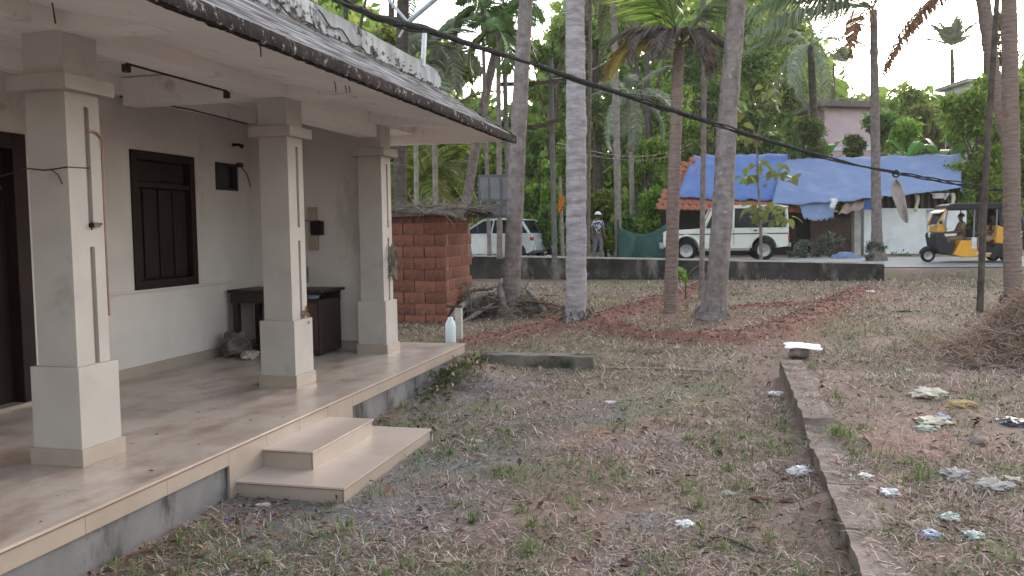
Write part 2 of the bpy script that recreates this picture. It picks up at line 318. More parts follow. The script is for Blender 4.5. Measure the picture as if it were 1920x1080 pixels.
# ------------------------------------------------------------------ ground, road
def axis_pts(parts):
    a = []
    for lo, hi, st in parts: a += list(np.arange(lo, hi, st))
    return np.array(a + [parts[-1][1]])
def make_ground():
    gx = axis_pts([(-180, -60, 20), (-60, -14, 4), (-14, -6, .4), (-6, 5.5, .085), (5.5, 14, .2), (14, 60, 3), (60, 180, 20)])
    gd = axis_pts([(-60, -6, 6), (-6, 2.5, .5), (2.5, 9, .07), (9, 18, .1), (18, 26, .2), (26, 40, 1), (40, 100, 6), (100, 220, 20)])
    Xp, Dp = np.meshgrid(gx, gd); x, y = unplan(Xp, Dp)
    z = tz(x, y)
    nx, ny = len(gx), len(gd); V = np.stack([x, y, z], -1).reshape(-1, 3)
    i, j = np.meshgrid(np.arange(nx - 1), np.arange(ny - 1)); a = (j * nx + i).ravel()
    Fc = np.stack([a, a + 1, a + nx + 1, a + nx], -1)
    m, t, p, o = newmat('yard_soil'); p.inputs['Roughness'].default_value = .95; p.inputs['Specular IOR Level'].default_value = .15
    n1 = tex_noise(t, 1.1, 6); n2 = tex_noise(t, 14, 6, rough=.7); n3 = tex_noise(t, 60, 3, rough=.7)
    soil = ramp(t, n1, [(.3, (.31, .215, .172)), (.5, (.23, .16, .132)), (.7, (.35, .25, .20))])
    soil = mix(t, ramp(t, n2, [(.38, B3), (.66, (.75,) * 3)]), soil, (.14, .10, .088))
    soil = mix(t, ramp(t, n3, [(.55, B3), (.72, (.6,) * 3)]), soil, (.36, .29, .25))
    at = t.nodes.new('ShaderNodeAttribute'); at.attribute_name = 'zones'; sp = t.nodes.new('ShaderNodeSeparateColor'); t.links.new(at.outputs['Color'], sp.inputs[0])
    gr = ramp(t, n2, [(.35, (.13, .125, .13)), (.6, (.20, .19, .195))]); gr = mix(t, ramp(t, n3, [(.5, B3), (.65, W3)]), gr, (.28, .27, .27))
    red = ramp(t, n2, [(.35, (.235, .105, .076)), (.65, (.15, .072, .055))]); red = mix(t, ramp(t, n3, [(.52, B3), (.7, (.7,) * 3)]), red, (.27, .17, .14))
    grn = ramp(t, n2, [(.35, (.13, .13, .065)), (.65, (.19, .17, .09))])
    c = mix(t, sp.outputs[1], soil, gr); c = mix(t, sp.outputs[2], c, grn); c = mix(t, sp.outputs[0], c, red)
    t.links.new(c, p.inputs['Base Color']); bump(t, p, tex_noise(t, 22, 8, rough=.7), .7, .03)
    me = faces_np('ground', V, Fc, m, True)
    X, D = Xp.ravel(), Dp.ravel(); xx, yy = V[:, 0], V[:, 1]; nb = fbm(xx, yy, .5)
    R = np.zeros(len(V))
    for P, h, wd in BUNDS: R = np.maximum(R, np.exp(-(seg_dist(xx, yy, P) / (wd * 2.0)) ** 2) * (.62 + 1.0 * nb))
    bx, by = gpt(1330, 590)[:2]; R = np.maximum(R, np.exp(-(((xx - bx) / 1.9) ** 2 + ((yy - by) / 1.6) ** 2)) * .9 * nb * 1.4)
    G = sstep(.5, .66, fbm(xx + 40, yy, 1.4)) * sstep(12, 8.5, D) * sstep(.3, -.7, xx) * .75
    G = np.maximum(G, sstep(1.15, .2, np.abs(xx + 2.15)) * sstep(8.6, 7.2, yy) * .9 * (.5 + nb))
    B = sstep(.52, .66, fbm(xx, yy + 90, 2.2)) * .55
    at_ = me.color_attributes.new('zones', 'FLOAT_COLOR', 'POINT')
    at_.data.foreach_set('color', np.stack([np.clip(R, 0, 1), np.clip(G, 0, 1), np.clip(B, 0, 1), np.ones(len(R))], -1).astype(np.float32).ravel())
    tag(link('ground', me), kind='structure')
make_ground()
def strip(name, s0, s1, t0, t1, dz, mat):
    n = 60; b = MB()
    b.grid(lambda i, j: (lambda q: (q[0], q[1], float(base_z(*q)) + dz))(road_pt(t0 + (t1 - t0) * i, s0 + (s1 - s0) * j)), n, 6)
    return tag(b.build(name, mat), kind='structure')
strip('road', 1.45, 6.6, -80, 80, .022, ROADM)
strip('road_marking', 1.55, 1.68, -80, 80, .026, LINEM)

# ------------------------------------------------------------------ the house
FL = .34; XB = -5.587; XC = -3.908; XE = -3.12; YF = 9.98; XO = -2.525; YE = 10.24; YN = -1.0; YR = 9.3
house = empty('house', (-4.5, 5, 0), 'white single-storey house with tiled porch, square columns and mould-stained eave', 'house')
# porch floor and plinth
b = MB(); b.box((XB - .2, YN, .0), (XE - .02, YF - .02, FL - .03)); b.build('plinth_core', CEMENT, house)
floor = MB().box((XB, YN, FL - .03), (XE - .004, YF - .004, FL)).build('porch_floor', TILE, house)
b = MB(); b.box((XE - .03, YN, FL - .012), (XE + .012, YF + .012, FL + .002)); b.box((XB, YF - .003, FL - .012), (XE - .03, YF + .012, FL + .002)); b.build('nosing', STEPT, floor)
b = MB(); b.box((XE - .02, YN, FL - .024), (XE + .004, YF, FL - .013)); b.build('dark_joint', EDGE, floor)
YS0, YS1 = 4.83, 6.72        # tiled riser between the steps
y = YN; k = 0
fas = [YN, -.35, .3, .95, 1.6, 2.25, 2.9, 3.55, 4.2, YS0]
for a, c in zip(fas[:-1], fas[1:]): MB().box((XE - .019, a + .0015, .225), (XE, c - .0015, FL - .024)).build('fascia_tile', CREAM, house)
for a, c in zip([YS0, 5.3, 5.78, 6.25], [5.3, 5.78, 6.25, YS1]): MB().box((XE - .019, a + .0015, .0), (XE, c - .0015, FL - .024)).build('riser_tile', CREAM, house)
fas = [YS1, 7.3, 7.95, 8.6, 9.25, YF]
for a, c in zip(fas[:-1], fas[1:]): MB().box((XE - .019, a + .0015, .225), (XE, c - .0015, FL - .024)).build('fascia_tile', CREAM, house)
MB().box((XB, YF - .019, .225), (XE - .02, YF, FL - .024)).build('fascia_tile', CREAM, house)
# steps
def step(x1, ya, yb, z0, z1, name):
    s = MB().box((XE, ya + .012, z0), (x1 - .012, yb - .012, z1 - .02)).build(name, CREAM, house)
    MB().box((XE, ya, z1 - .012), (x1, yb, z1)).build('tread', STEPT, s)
    e = MB(); e.box((XE, ya + .004, z1 - .019), (x1 - .004, ya + .016, z1 - .0125)); e.box((x1 - .016, ya + .016, z1 - .019), (x1 - .004, yb - .004, z1 - .0125))
    e.box((x1 - .018, ya + .008, z0), (x1 - .009, ya + .017, z1 - .019)); e.build('dark_joint', EDGE, s)
step(-2.351, 4.906, 6.57, -.08, .10, 'lower_step')
step(-2.736, 5.242, 6.283, .10, .229, 'upper_step')
# walls
YD0, YD1, ZD = 4.72, 5.88, 2.56
YW0, YW1, ZW0, ZW1 = 7.155, 8.178, 1.188, 2.557
YV0, YV1, ZV0, ZV1 = 8.583, 9.03, 2.226, 2.538
b = MB(); x0, x1 = XB - .2, XB
for (ya, yb, za, zb) in ((YN, YD0, FL, 3.3), (YD0, YD1, ZD, 3.3), (YD1, YW0, FL, 3.3), (YW0, YW1, FL, ZW0), (YW0, YW1, ZW1, 3.3), (YW1, YV0, FL, 3.3), (YV0, YV1, FL, ZV0), (YV0, YV1, ZV1, 3.3), (YV1, YR, FL, 3.3)):
    b.box((x0, ya, za), (x1, yb, zb))
b.box((x0 - .02, YN, FL), (x0 - .005, YR + .2, 3.3))
b.build('back_wall', PLASTER, house)
MB().box((XB - .2, YR, FL - .02), (XC - .141, YR + .2, 3.3)).build('return_wall', PLASTER, house)
MB().box((XB - .2, YR + .2, -.05), (XB - .02, YE - .2, 3.4)).build('side_wall', PLASTER, house)
b = MB()
for ya, yb in ((YN, YD0 - .06), (YD1 + .06, YR)): b.box((XB, ya, FL), (XB + .014, yb, FL + .105))
b.box((XB + .014, YR - .014, FL), (XC - .2, YR, FL + .105)); b.build('wall_skirting', SKIRT, house)
b = MB(); b.box((XB, YD1 + .5, 1.168), (XB + .035, YV1 - .2, 1.186)); b.build('sill_ledge', PLASTER, house)
# door
d = MB(); d.box((XB - .14, YD0, FL), (XB + .02, YD0 + .09, ZD)); d.box((XB - .14, YD1 - .14, FL), (XB + .02, YD1, ZD)); d.box((XB - .14, YD0 + .09, ZD - .13), (XB + .02, YD1 - .14, ZD))
door = d.build('door', DKWOOD, house, bevel=.006)
MB().box((XB - .12, YD0 + .09, FL + .02), (XB - .08, YD1 - .36, ZD - .13)).build('door_leaf', REDWOOD, door)
MB().box((XB - .12, YD1 - .36, FL + .02), (XB - .09, YD1 - .14, ZD - .13)).build('door_leaf', DKWOOD, door)
for zc in (.55, 1.1, 1.75): MB().box((XB - .08, YD0 + .2, zc), (XB - .065, YD1 - .5, zc + .45)).build('door_panel', REDWOOD, door, bevel=.008)
MB().box((XB - .16, YD0 - .02, FL), (XB + .05, YD1 + .02, FL + .03)).build('threshold', SKIRT, door)
# shuttered window
d = MB(); fr = .085
d.box((XB - .1, YW0, ZW0), (XB + .018, YW0 + fr, ZW1)); d.box((XB - .1, YW1 - fr, ZW0), (XB + .018, YW1, ZW1)); d.box((XB - .1, YW0 + fr, ZW1 - fr), (XB + .018, YW1 - fr, ZW1)); d.box((XB - .1, YW0 + fr, ZW0), (XB + .018, YW1 - fr, ZW0 + fr))
d.box((XB - .09, YW0 + fr, ZW1 - .36), (XB + .004, YW1 - fr, ZW1 - .31)); d.box((XB - .1, YW0 + fr, ZW0 + fr), (XB - .085, YW1 - fr, ZW1 - fr))
win = d.build('window', DKWOOD, house, bevel=.004)
n = 7; yy = np.linspace(YW0 + fr + .01, YW1 - fr - .01, n + 1)
for k in range(n): MB().box((XB - .08, yy[k] + .005, ZW0 + fr + .02), (XB - .045 + .012 * (k % 2), yy[k + 1] - .005, ZW1 - .37)).build('shutter_slat', DKWOOD, win, bevel=.004)
MB().box((XB - .08, YW0 + fr + .02, ZW1 - .29), (XB - .05, YW1 - fr - .02, ZW1 - fr - .02)).build('top_panel', DKWOOD, win)
d = MB(); fr = .03
d.box((XB - .1, YV0, ZV0), (XB + .012, YV0 + fr, ZV1)); d.box((XB - .1, YV1 - fr, ZV0), (XB + .012, YV1, ZV1)); d.box((XB - .1, YV0 + fr, ZV1 - fr), (XB + .012, YV1 - fr, ZV1)); d.box((XB - .1, YV0 + fr, ZV0), (XB + .012, YV1 - fr, ZV0 + fr))
vent = d.build('vent_window', BLACK, house)
MB().box((XB - .05, YV0 + fr, ZV0 + fr), (XB - .04, YV1 - fr, ZV1 - fr)).build('pane', DGLASS, vent)
b = MB(); b.box((XB + .005, YV1 - .02, ZV1 - .03), (XB + .05, YV1 + .06, ZV1 + .02)); b.tube([(XB + .01, YV1 + .05, ZV1), (XB + .01, YV1 + .2, ZV1 - .1), (XB + .01, YV1 + .27, ZV1 - .25)], .006, 5); b.build('wire_clip', WIRE, house)
# columns
def column(yc, slots=True):
    a, c_, p, s_ = .1395, .2064, .1729, .1892; zt = 2.925; z0 = FL + .5
    m = MB(); g = .028; xo = XC + a; yq0, yq1 = yc + .008, yc + .05
    m.box((XC - a, yc - a, z0), (xo - g, yc + a, zt))
    m.box((xo - g, yc - a, z0), (xo, yq0, zt)); m.box((xo - g, yq1, z0), (xo, yc + a, zt))
    for za, zb in ((1.655, 1.775), (2.50, zt)): m.box((xo - g, yq0, za), (xo, yq1, zb))
    col = m.build('column', WHITE, house)
    MB().box((XC - a - .0015, yc - a - .0015, 2.6705), (XC + a + .0015, yc + a + .0015, zt - .002)).build('neck', NECK, col)
    MB().box((XC - p, yc - p, FL + .1), (XC + p, yc + p, .9395)).build('plinth', WHITE, col, bevel=.004)
    MB().box((XC - s_, yc - s_, FL), (XC + s_, yc + s_, FL + .1046)).build('skirting', SKIRT, col, bevel=.003)
    MB().box((XC - c_, yc - c_, 2.579), (XC + c_, yc + c_, 2.670)).build('capital', WHITE, col, bevel=.004)
    return col
YCOL = (4.426, 7.048, 9.1645)
for yc in YCOL: column(yc)
for yc in (1.8, -.8): column(yc)
# beams, ceiling, roof
b = MB(); b.box((XC - .1395, YN, 2.925), (XC + .1395, YE - .14, 3.2)); b.box((XC - .11, YCOL[1] + .141, 2.79), (XC + .10, YCOL[2] - .141, 2.9245)); b.build('porch_beam', CEIL, house)
b = MB(); b.box((XB, YN, 3.04), (XB + .12, YR, 3.2)); b.build('wall_beam', CEIL, house)
for yc in list(YCOL[:2]) + [1.8]:
    b = MB(); b.box((XB + .12, yc - .1, 2.94), (XC - .14, yc + .1, 3.19)); b.build('cross_beam', CEIL, house)
for yc in list(YCOL) + [1.8, -.8]:
    b = MB(); b.prism([(XC + .1395, 2.92), (-3.19, 2.915), (-3.19, 3.1), (XC + .1395, 3.2)], yc - .1395, yc + .09); b.build('eave_rib', CEIL, house)
MB().box((XB - .2, YN, 3.2), (XC + .1, YE - .14, 3.3)).build('porch_ceiling', CEIL, house)
b = MB(); b.prism([(XC + .1395, 3.035), (XO + .015, 2.792), (XO + .015, 2.83), (XC + .1395, 3.25)], YN, YE - .13); b.build('soffit', CEIL, house)
b = MB(); b.prism([(XB, 2.81), (XO + .02, 2.81), (XO + .02, 2.86), (-3.5, 3.42), (XB, 3.42)], YE - .13, YE); b.build('gable_beam', CEIL, house)
# sloping roof top: grooved sheet with a ragged mouldy fascia at its lower edge
XP = -3.446
def roof_fn(i, j):
    y = YN + (YE + .02 - YN) * j; x = XO + (XP - .25 - XO) * i
    z = 2.872 + (x - XO) / (XP - XO) * (3.475 - 2.872)
    z += .010 * math.sin(i * 34) + .012 * (mnoise.noise(Vector((x * 9, y * 1.3, 0)))) - .012 * (1 - min(1, i * 8))
    return (x, y, z)
b = MB(); b.grid(roof_fn, 30, 160); roof = b.build('roof', ROOFM, house, smooth=True)
def fas_fn(i, j):
    y = YN + (YE + .02 - YN) * j; e = i
    z = 2.776 + e * .096 + (.009 * mnoise.noise(Vector((3, y * 14, 1))) if i == 0 else .006 * mnoise.noise(Vector((7, y * 9, 1))))
    x = XO + .016 + .009 * mnoise.noise(Vector((y * 11, e * 2, 4))) + (.012 if .2 < i < .9 else 0)
    return (x, y, z)
b = MB(); b.grid(fas_fn, 4, 320); b.grid(lambda i, j: (XO + .03 - i * .13, YN + (YE - YN) * j, 2.7815 + .012 * mnoise.noise(Vector((3, (YN + (YE - YN) * j) * 14, 1))) + i * .03), 1, 320)
b.prism([(XO + .03, 2.79), (XO + .03, 2.872), (XP, 3.47), (XP, 3.40)], YE + .004, YE + .022); b.build('fascia', MOULD, roof, smooth=True)
def par_fn(i, j):
    y = 1.0 + (YE - 1.0) * j; z = 3.40 + .3 * i + .012 * mnoise.noise(Vector((y * 4, i, 2))) * (i > .5)
    return (XP + .012 * mnoise.noise(Vector((y * 3, i * 2, 5))), y, z)
b = MB(); b.grid(par_fn, 5, 120); b.box((XP - .14, 1.0, 3.38), (XP - .012, YE - .004, 3.69)); b.grid(lambda i, j: (par_fn(1, j)[0] - i * .15, par_fn(1, j)[1], par_fn(1, j)[2]), 1, 120)
b.add([(XP, YE, 3.4), (XP - .14, YE, 3.4), (XP - .14, YE, 3.695), (XP, YE, 3.695)], [(0, 1, 2, 3)]); b.build('parapet', PARA, house)
MB().box((XB - .2, YN, 3.3), (XP - .15, YE - .02, 3.42)).build('roof_slab', CEMENT, house)
# moss and creeper roots along the foot of the parapet
V = []
for k in range(420):
    y = random.uniform(3.5, YE); x = XP + .01 + abs(random.gauss(0, .045)); z = 2.872 + (x - XO) / (XP - XO) * .603 + random.random() ** 2 * .12 * (1 if math.sin(y * 3.1) > -.2 else .3)
    r = random.uniform(.008, .03); a = Vector((random.gauss(0, 1), random.gauss(0, 1), random.gauss(0, 1))).normalized() * r; c = a.orthogonal().normalized() * r * .7
    p = Vector((x, y, z)); V += [p - a, p + c, p + a, p - c]
o = link('parapet_moss', quads('parapet_moss', V, PFD), house, True); o['kind'] = 'stuff'
b = MB()
for y0, y1, ph in ((5.3, 6.9, 0), (6.9, 8.0, 1.4)):
    b.tube([(XP + .02, y0 + (y1 - y0) * k / 14, 3.62 - .012 * k + .03 * math.sin(k * 1.1 + ph)) for k in range(15)], .008, 5)
b.build('creeper_root', BARK_D, house)
# electrics on walls and columns
sw = MB().box((-4.80, YR - .05, 1.72), (-4.69, YR, 1.86)).build('switchboard', CREAM, house)
def on_ret(u0, v0, u1, v1, th, name, mat):
    p, q = ony(u0, v0, YR), ony(u1, v1, YR); return MB().box((p.x, YR - th, q.z), (q.x, YR - .001, p.z)).build(name, mat, sw, bevel=.004)
on_ret(580, 389, 596, 414, .06, 'switch_box', CREAM); on_ret(583, 441, 599, 468, .06, 'switch_box', CREAM)
on_ret(588, 414.5, 608, 440.5, .09, 'meter_box', DKWOOD)
b = MB(); b.tube([ony(572, 414, YR - .01), ony(600, 414, YR - .01)], .006, 5); b.tube([ony(577, 500, YR - .01), ony(577, 530, YR - .01)], .006, 5); b.build('conduit', WIRE, house)
b = MB(); tl = [onx(237, 112, -4.1), onx(425, 175, -4.1)]; tl = [Vector((-4.1, p.y, 2.93)) for p in tl]; b.tube(tl, .009, 6); b.box((-4.12, tl[0].y - .03, 2.87), (-4.08, tl[0].y + .02, 2.925)); b.box((-4.12, tl[1].y - .02, 2.87), (-4.08, tl[1].y + .02, 2.925)); b.build('light_fitting', WIRE, house)
b = MB(); b.tube([(XB + .05, 7.0, 3.03), (XB + .13, 8.0, 3.032), (XB + .05, 9.2, 3.03)], .008, 5); b.build('conduit', WIRE, house)
xs = XC + .1395
b = MB(); yq = YCOL[0] + .03
b.tube([(xs + .004, yq, 2.36), (xs + .012, yq + .06, 2.36), (xs + .012, yq + .11, 2.33), (xs + .012, YCOL[0] + .15, 2.30), (xs - .002, YCOL[0] + .152, 2.2), (xs - .002, YCOL[0] + .152, 1.3), (xs - .004, YCOL[0] + .156, 1.22)], .008, 6); b.build('conduit', PIPE, house)
b = MB(); b.box((xs - .02, yq - .01, 1.775), (xs + .03, yq + .045, 1.80)); b.tube([(xs, yq, 1.76), (xs, yq, 1.8), (xs, yq + .09, 1.795)], .007, 5); b.build('iron_hook', BLACK, house)
b = MB(); fy = YCOL[0] - .1395
b.tube([(XB + .03, 5.6, 2.1), (-4.6, 4.6, 2.11), (XC - .1395, fy - .006, 2.13), (XC - .02, fy - .006, 2.115), (XC + .1395, fy - .004, 2.13), (xs + .005, yq, 2.135)], .004, 5)
b.tube([(XC + .02, fy - .006, 2.12), (XC + .07, fy - .008, 2.09), (XC + .1, fy - .006, 2.03)], .003, 5); b.build('loose_wire', WIRE, house)
b = MB()
for u, v, h in ((98, 5, 25), (485, 60, 35), (647, 160, 14), (654, 160, 14), (627, 152, 20)):
    p = onz(u, v, 2.86); b.tube([p, p + Vector((.01, 0, -h / 330)), p + Vector((.0, .015, -h / 260))], .004, 5)
b.build('hanging_wire', WIRE, house)
b = MB(); p = ony(452, 257, 8.9); b.tube([(XB + .01, 8.95, 2.76), (XB + .09, 8.95, 2.76), (XB + .13, 8.97, 2.73)], [.02, .016, .03], 8); b.build('lamp_holder', BLACK, house)
b = MB(); b.tube([(XB + .01, 5.55, 2.78), (XB + .1, 5.55, 2.76), (XB + .14, 5.58, 2.72)], [.02, .018, .035], 8); b.build('lamp_holder', CANV, house)
# dry palm bundle tied to the third column, husk left on the second
def blades(n, fn): return np.array([fn(k) for k in range(n)], np.float32)
def dry_bundle(name, c, label, n, L, mat):
    V = []
    for k in range(n):
        p = Vector(c) + Vector((random.gauss(0, .02), random.gauss(0, .035), random.gauss(0, L * .3))); dr = Vector((random.gauss(0, .25), random.gauss(0, .35), random.gauss(-.8, .5))).normalized()
        sd_ = dr.orthogonal().normalized() * random.uniform(.006, .02); l = L * random.uniform(.25, .6)
        V += [p - sd_, p + sd_, p + dr * l + sd_ * .3, p + dr * l - sd_ * .3]
    o = link(name, quads(name, V, mat)); return tag(o, label, 'dry plant')
dry_bundle('dry_plant', (xs + .035, YCOL[2] + .05, 1.42), 'bunch of withered leaves hanging on the side of the farthest column', 60, .32, PFD)
dry_bundle('husk_scrap', (xs + .012, YCOL[1] + .07, .98), 'tan husk scrap stuck on the base of the middle column', 26, .10, PFO)
# roof-top pipes
b = MB(); P = lambda u, v, y=9.3: ony(u, v, y)
b.tube([P(793, 125), P(796, 62)], .03, 8); b.tube([P(720, -10), P(765, 42)], .018, 8); b.tube([P(765, 42), P(836, -18)], .03, 8); b.tube([P(748, 70), P(765, 42)], .015, 8)
pp = b.build('roof_pipe', STEEL, None); tag(pp, 'bent galvanised pipes standing above the stained parapet of the house', 'pipe')
b = MB(); b.box(P(634, 12, 7.6), P(652, 44, 7.7)); 

# ------------------------------------------------------------------ things on the porch
desk = empty('desk', (-4.95, 8.95, FL), 'old dark wooden desk standing in the far corner of the porch', 'desk')
b = MB(); b.box((-5.54, 8.66, 1.055), (-4.36, 9.27, 1.085)); b.build('desk_top', DESKW, desk, bevel=.005)
b = MB(); b.box((-5.52, 8.69, .93), (-4.86, 8.72, 1.054)); b.box((-5.52, 9.2, .93), (-4.4, 9.23, 1.054)); b.build('apron', DESKW, desk)
for x in (-5.46, -4.98): 
    for y in (8.72, 9.19): MB().box((x - .035, y - .03, FL), (x + .035, y + .03, .93)).build('leg', DESKW, desk)
b = MB(); b.box((-4.74, 8.67, FL + .03), (-4.39, 9.2, .975)); cab = b.build('cabinet', REDWOOD if False else DESKW, desk, bevel=.006)
MB().box((-4.71, 8.655, FL + .08), (-4.42, 8.669, .94)).build('cabinet_door', M('cabinet_laminate', (.07, .04, .04), (.05, .03, .03), 3, .4, .05), cab, bevel=.004)
MB().box((-5.3, 8.8, FL + .02), (-4.76, 9.15, FL + .1)).build('foot_board', DESKW, desk)
def crumple(name, c, size, mat, label, cat, seed=0, n=12, amp=.5, group=None, rz=None, solid=True):
    b = MB(); sx, sy, sz = size; rz = random.random() * 6 if rz is None else rz; co, si = math.cos(rz), math.sin(rz)
    def fn(i, j):
        th, ph = i * 2 * math.pi, (j - .5) * math.pi
        d = Vector((math.cos(ph) * math.cos(th), math.cos(ph) * math.sin(th), math.sin(ph)))
        k = 1 + amp * mnoise.noise(d * 1.7 + Vector((seed * 3.1, 0, 0))) + amp * .6 * mnoise.noise(d * 4.3 + Vector((0, seed * 2.7, 0))) + amp * .18 * abs(mnoise.noise(d * 9 + Vector((0, 0, seed * 1.7))))
        p = Vector((d.x * sx * k / 2, d.y * sy * k / 2, max(-.48 * sz, d.z * sz / 2 * k)))
        return (p.x * co - p.y * si, p.x * si + p.y * co, p.z + sz * .46)
    b.grid(fn, n * 2, n); o = b.build(name, mat, None); o.location = c
    return tag(o, label, cat, group)
crumple('rag_bundle', (-5.36, 8.52, FL), (.30, .26, .30), M('dark_rag', (.05, .045, .05), (.16, .13, .12), 9, .9, .4), 'dark rag bundle dumped on the porch floor left of the desk', 'rags', 3)
crumple('cloth_scrap', (-5.12, 8.42, FL), (.30, .17, .09), M('tan_cloth', (.30, .21, .17), (.42, .38, .36), 8, .9, .4), 'pinkish cloth scrap on the porch floor in front of the desk', 'cloth', 5)
crumple('plastic_packet', (-4.55, 8.8, .976), (.16, .14, .06), M('blue_packet', (.05, .09, .2), (.3, .33, .4), 12, .3, .2), 'blue packet lying on the desk cabinet under the top', 'packet', 8)

# ------------------------------------------------------------------ brick shed
def brick_mesh(k):
    b = MB(); r = random.Random(k)
    def fn(i, j): return None
    nx, nz = 4, 2; L, H, Dp = .372, .19, .12
    for sy in (0,):
        b.grid(lambda i, j: ((i - .5) * L, -.010 - .006 * r.random() * (0 < i < 1) + .003 * r.random(), (j - .5) * H), nx, nz)
    b.add([(-L / 2, 0, -H / 2), (L / 2, 0, -H / 2), (L / 2, Dp, -H / 2), (-L / 2, Dp, -H / 2), (-L / 2, 0, H / 2), (L / 2, 0, H / 2), (L / 2, Dp, H / 2), (-L / 2, Dp, H / 2)], [(3, 2, 6, 7), (0, 1, 2, 3), (5, 4, 7, 6), (1, 5, 6, 2), (4, 0, 3, 7)])
    return b.mesh('brick', LATER)
bm_ = [brick_mesh(k) for k in range(6)]
pR, pL = gpt(838, 607), gpt(745, 604)
dx = Vector((pR.x - pL.x, pR.y - pL.y, 0)).normalized(); ang = .03; nrm = Vector((-dx.y, dx.x, 0))
shed = empty('brick_shed', (pR.x, pR.y, pR.z - .05), 'small laterite brick shed under a thatch of dry palm leaves beside the porch', 'shed', rz=ang)
# local: x from -2.3..0 along front, y depth 0..1.6
b = MB(); b.box((-2.3, .025, 0), (-.012, .16, 1.98)); b.box((-.16, .16, 0), (-.012, 1.6, 1.98)); b.box((-2.3, 1.5, 0), (-.16, 1.6, 1.9)); b.build('mortar_wall', MORTAR, shed, False)
for row in range(10):
    off = -.19 if row % 2 else 0
    for c_ in range(7):
        x = -.19 + off - c_ * .388 + random.uniform(-.006, .006)
        if x < -2.3: continue
        o = link('brick', random.choice(bm_), shed, loc=(x, random.uniform(-.012, .01), .1 + row * .2), rot=(0, random.uniform(-.012, .012), 0))
        if row % 2 == 0 and c_ == 0: pass
    if row % 2:
        o = link('brick', bm_[0], shed, loc=(-.095, 0, .1 + row * .2)); o.scale = (.5, 1, 1)
    for c_ in range(4):
        y = .2 + (.19 if row % 2 else 0) + c_ * .388
        link('brick', random.choice(bm_), shed, loc=(-.012, y, .1 + row * .2), rot=(0, 0, math.pi / 2))
b = MB(); b.grid(lambda i, j: (-2.5 + 2.9 * i, -.22 + 2.2 * j, 2.0 + .03 * math.sin(i * 9) + .10 * math.sin(j * 3.1) + .03 * mnoise.noise(Vector((i * 6, j * 5, 0))) - .1 * max(0, i - .8) * 3), 24, 14)
b.grid(lambda i, j: (-2.5 + 2.9 * i, -.22, 1.93 + .07 * j + .03 * math.sin(i * 9) + .03 * mnoise.noise(Vector((i * 6, 0, 0))) - .1 * max(0, i - .8) * 3), 24, 1)
b.build('roof_sheet', M('dark_roof_sheet', (.07, .06, .058), (.13, .115, .105), 5, .9, .3), shed, False)
def straw_cloud(n, pf, df, lr, wr):
    V = np.zeros((n, 4, 3), np.float32)
    for k in range(n):
        p = Vector(pf()); d = Vector(df()).normalized(); l = random.uniform(*lr); s_ = d.orthogonal().normalized(); s_.rotate(Matrix.Rotation(random.random() * 6, 3, d)); s_ = s_ * random.uniform(*wr)
        V[k] = (p - s_, p + s_, p + d * l + s_ * .3, p + d * l - s_ * .3)
    return V
th = straw_cloud(1700, lambda: (random.uniform(-2.55, .5), random.uniform(-.35, 1.9), 2.03 + random.random() ** 2 * .09), lambda: (random.gauss(0, 1), random.gauss(-.3, .6), random.gauss(0, .25)), (.15, .5), (.004, .014))
o = link('thatch', quads('thatch', th, PFD), shed); o['kind'] = 'stuff'
b = MB(); b.tube([(-.9, -.2, 2.02), (-.3, -.24, 2.0), (.15, -.2, 1.96), (.42, -.15, 1.84)], [.03, .05, .05, .03], 7); b.build('edge_roll', BARK_M, shed, False, True)
# grey panelled door leaning behind the shed roof
pd = dep(930, 398, 16.6); dr = empty('old_door', (pd.x, pd.y, pd.z - .1), 'grey panelled door propped upright behind the thatched shed roof', 'door', rz=YAW)
GREYP = M('grey_panel', (.17, .17, .185), (.13, .13, .14), 4, .6, .1); GREYF = M('grey_frame', (.10, .10, .11), None, 4, .6, .1)
b = MB()
for x in (-.32, -.13, .1, .30): b.box((x - .02, -.02, 0), (x + .02, .02, .82))
for z in (.02, .24, .33, .80): b.box((-.32, -.018, z - .025), (.32, .018, z + .025))
b.build('frame', GREYF, dr, False)
for x0_, x1_ in ((-.3, -.15), (-.11, .08), (.12, .28)):
    for z0_, z1_ in ((.045, .215), (.355, .775)): MB().box((x0_, -.008, z0_), (x1_, .008, z1_)).build('panel', GREYP, dr, False)

# ------------------------------------------------------------------ kerbs and walls
def lump_box(name, a, b_, mat, parent, amp=.015, n=(4, 10, 2), rot=0):
    bmm = bmesh.new(); 
    x0, y0, z0 = a; x1, y1, z1 = b_
    vs = {}
    mb = MB()
    def P_(x, y, z):
        q = Vector((x, y, z)); e = Vector((mnoise.noise(q * 5 + Vector((1, 0, 0))), mnoise.noise(q * 5 + Vector((0, 9, 0))), mnoise.noise(q * 5 + Vector((0, 0, 5))))) * amp + Vector((mnoise.noise(q * 17), mnoise.noise(q * 17 + Vector((3, 1, 0))), mnoise.noise(q * 17 + Vector((0, 7, 0))))) * amp * .5
        return q + e
    L = lambda p, q, t: p + (q - p) * t
    mb.grid(lambda i, j: P_(L(x0, x1, i), L(y0, y1, j), z1), n[0], n[1]); mb.grid(lambda i, j: P_(x0, L(y1, y0, i), L(z0, z1, j)), n[1], n[2]); mb.grid(lambda i, j: P_(x1, L(y0, y1, i), L(z0, z1, j)), n[1], n[2])
    mb.grid(lambda i, j: P_(L(x0, x1, i), y0, L(z0, z1, j)), n[0], n[2]); mb.grid(lambda i, j: P_(L(x1, x0, i), y1, L(z0, z1, j)), n[0], n[2])
    bmm.free(); return mb.build(name, mat, parent)
kerb = empty('kerb', (.72, 6.5, 0), 'long broken weathered kerb running from the white plate to the bottom edge of the yard', 'kerb')
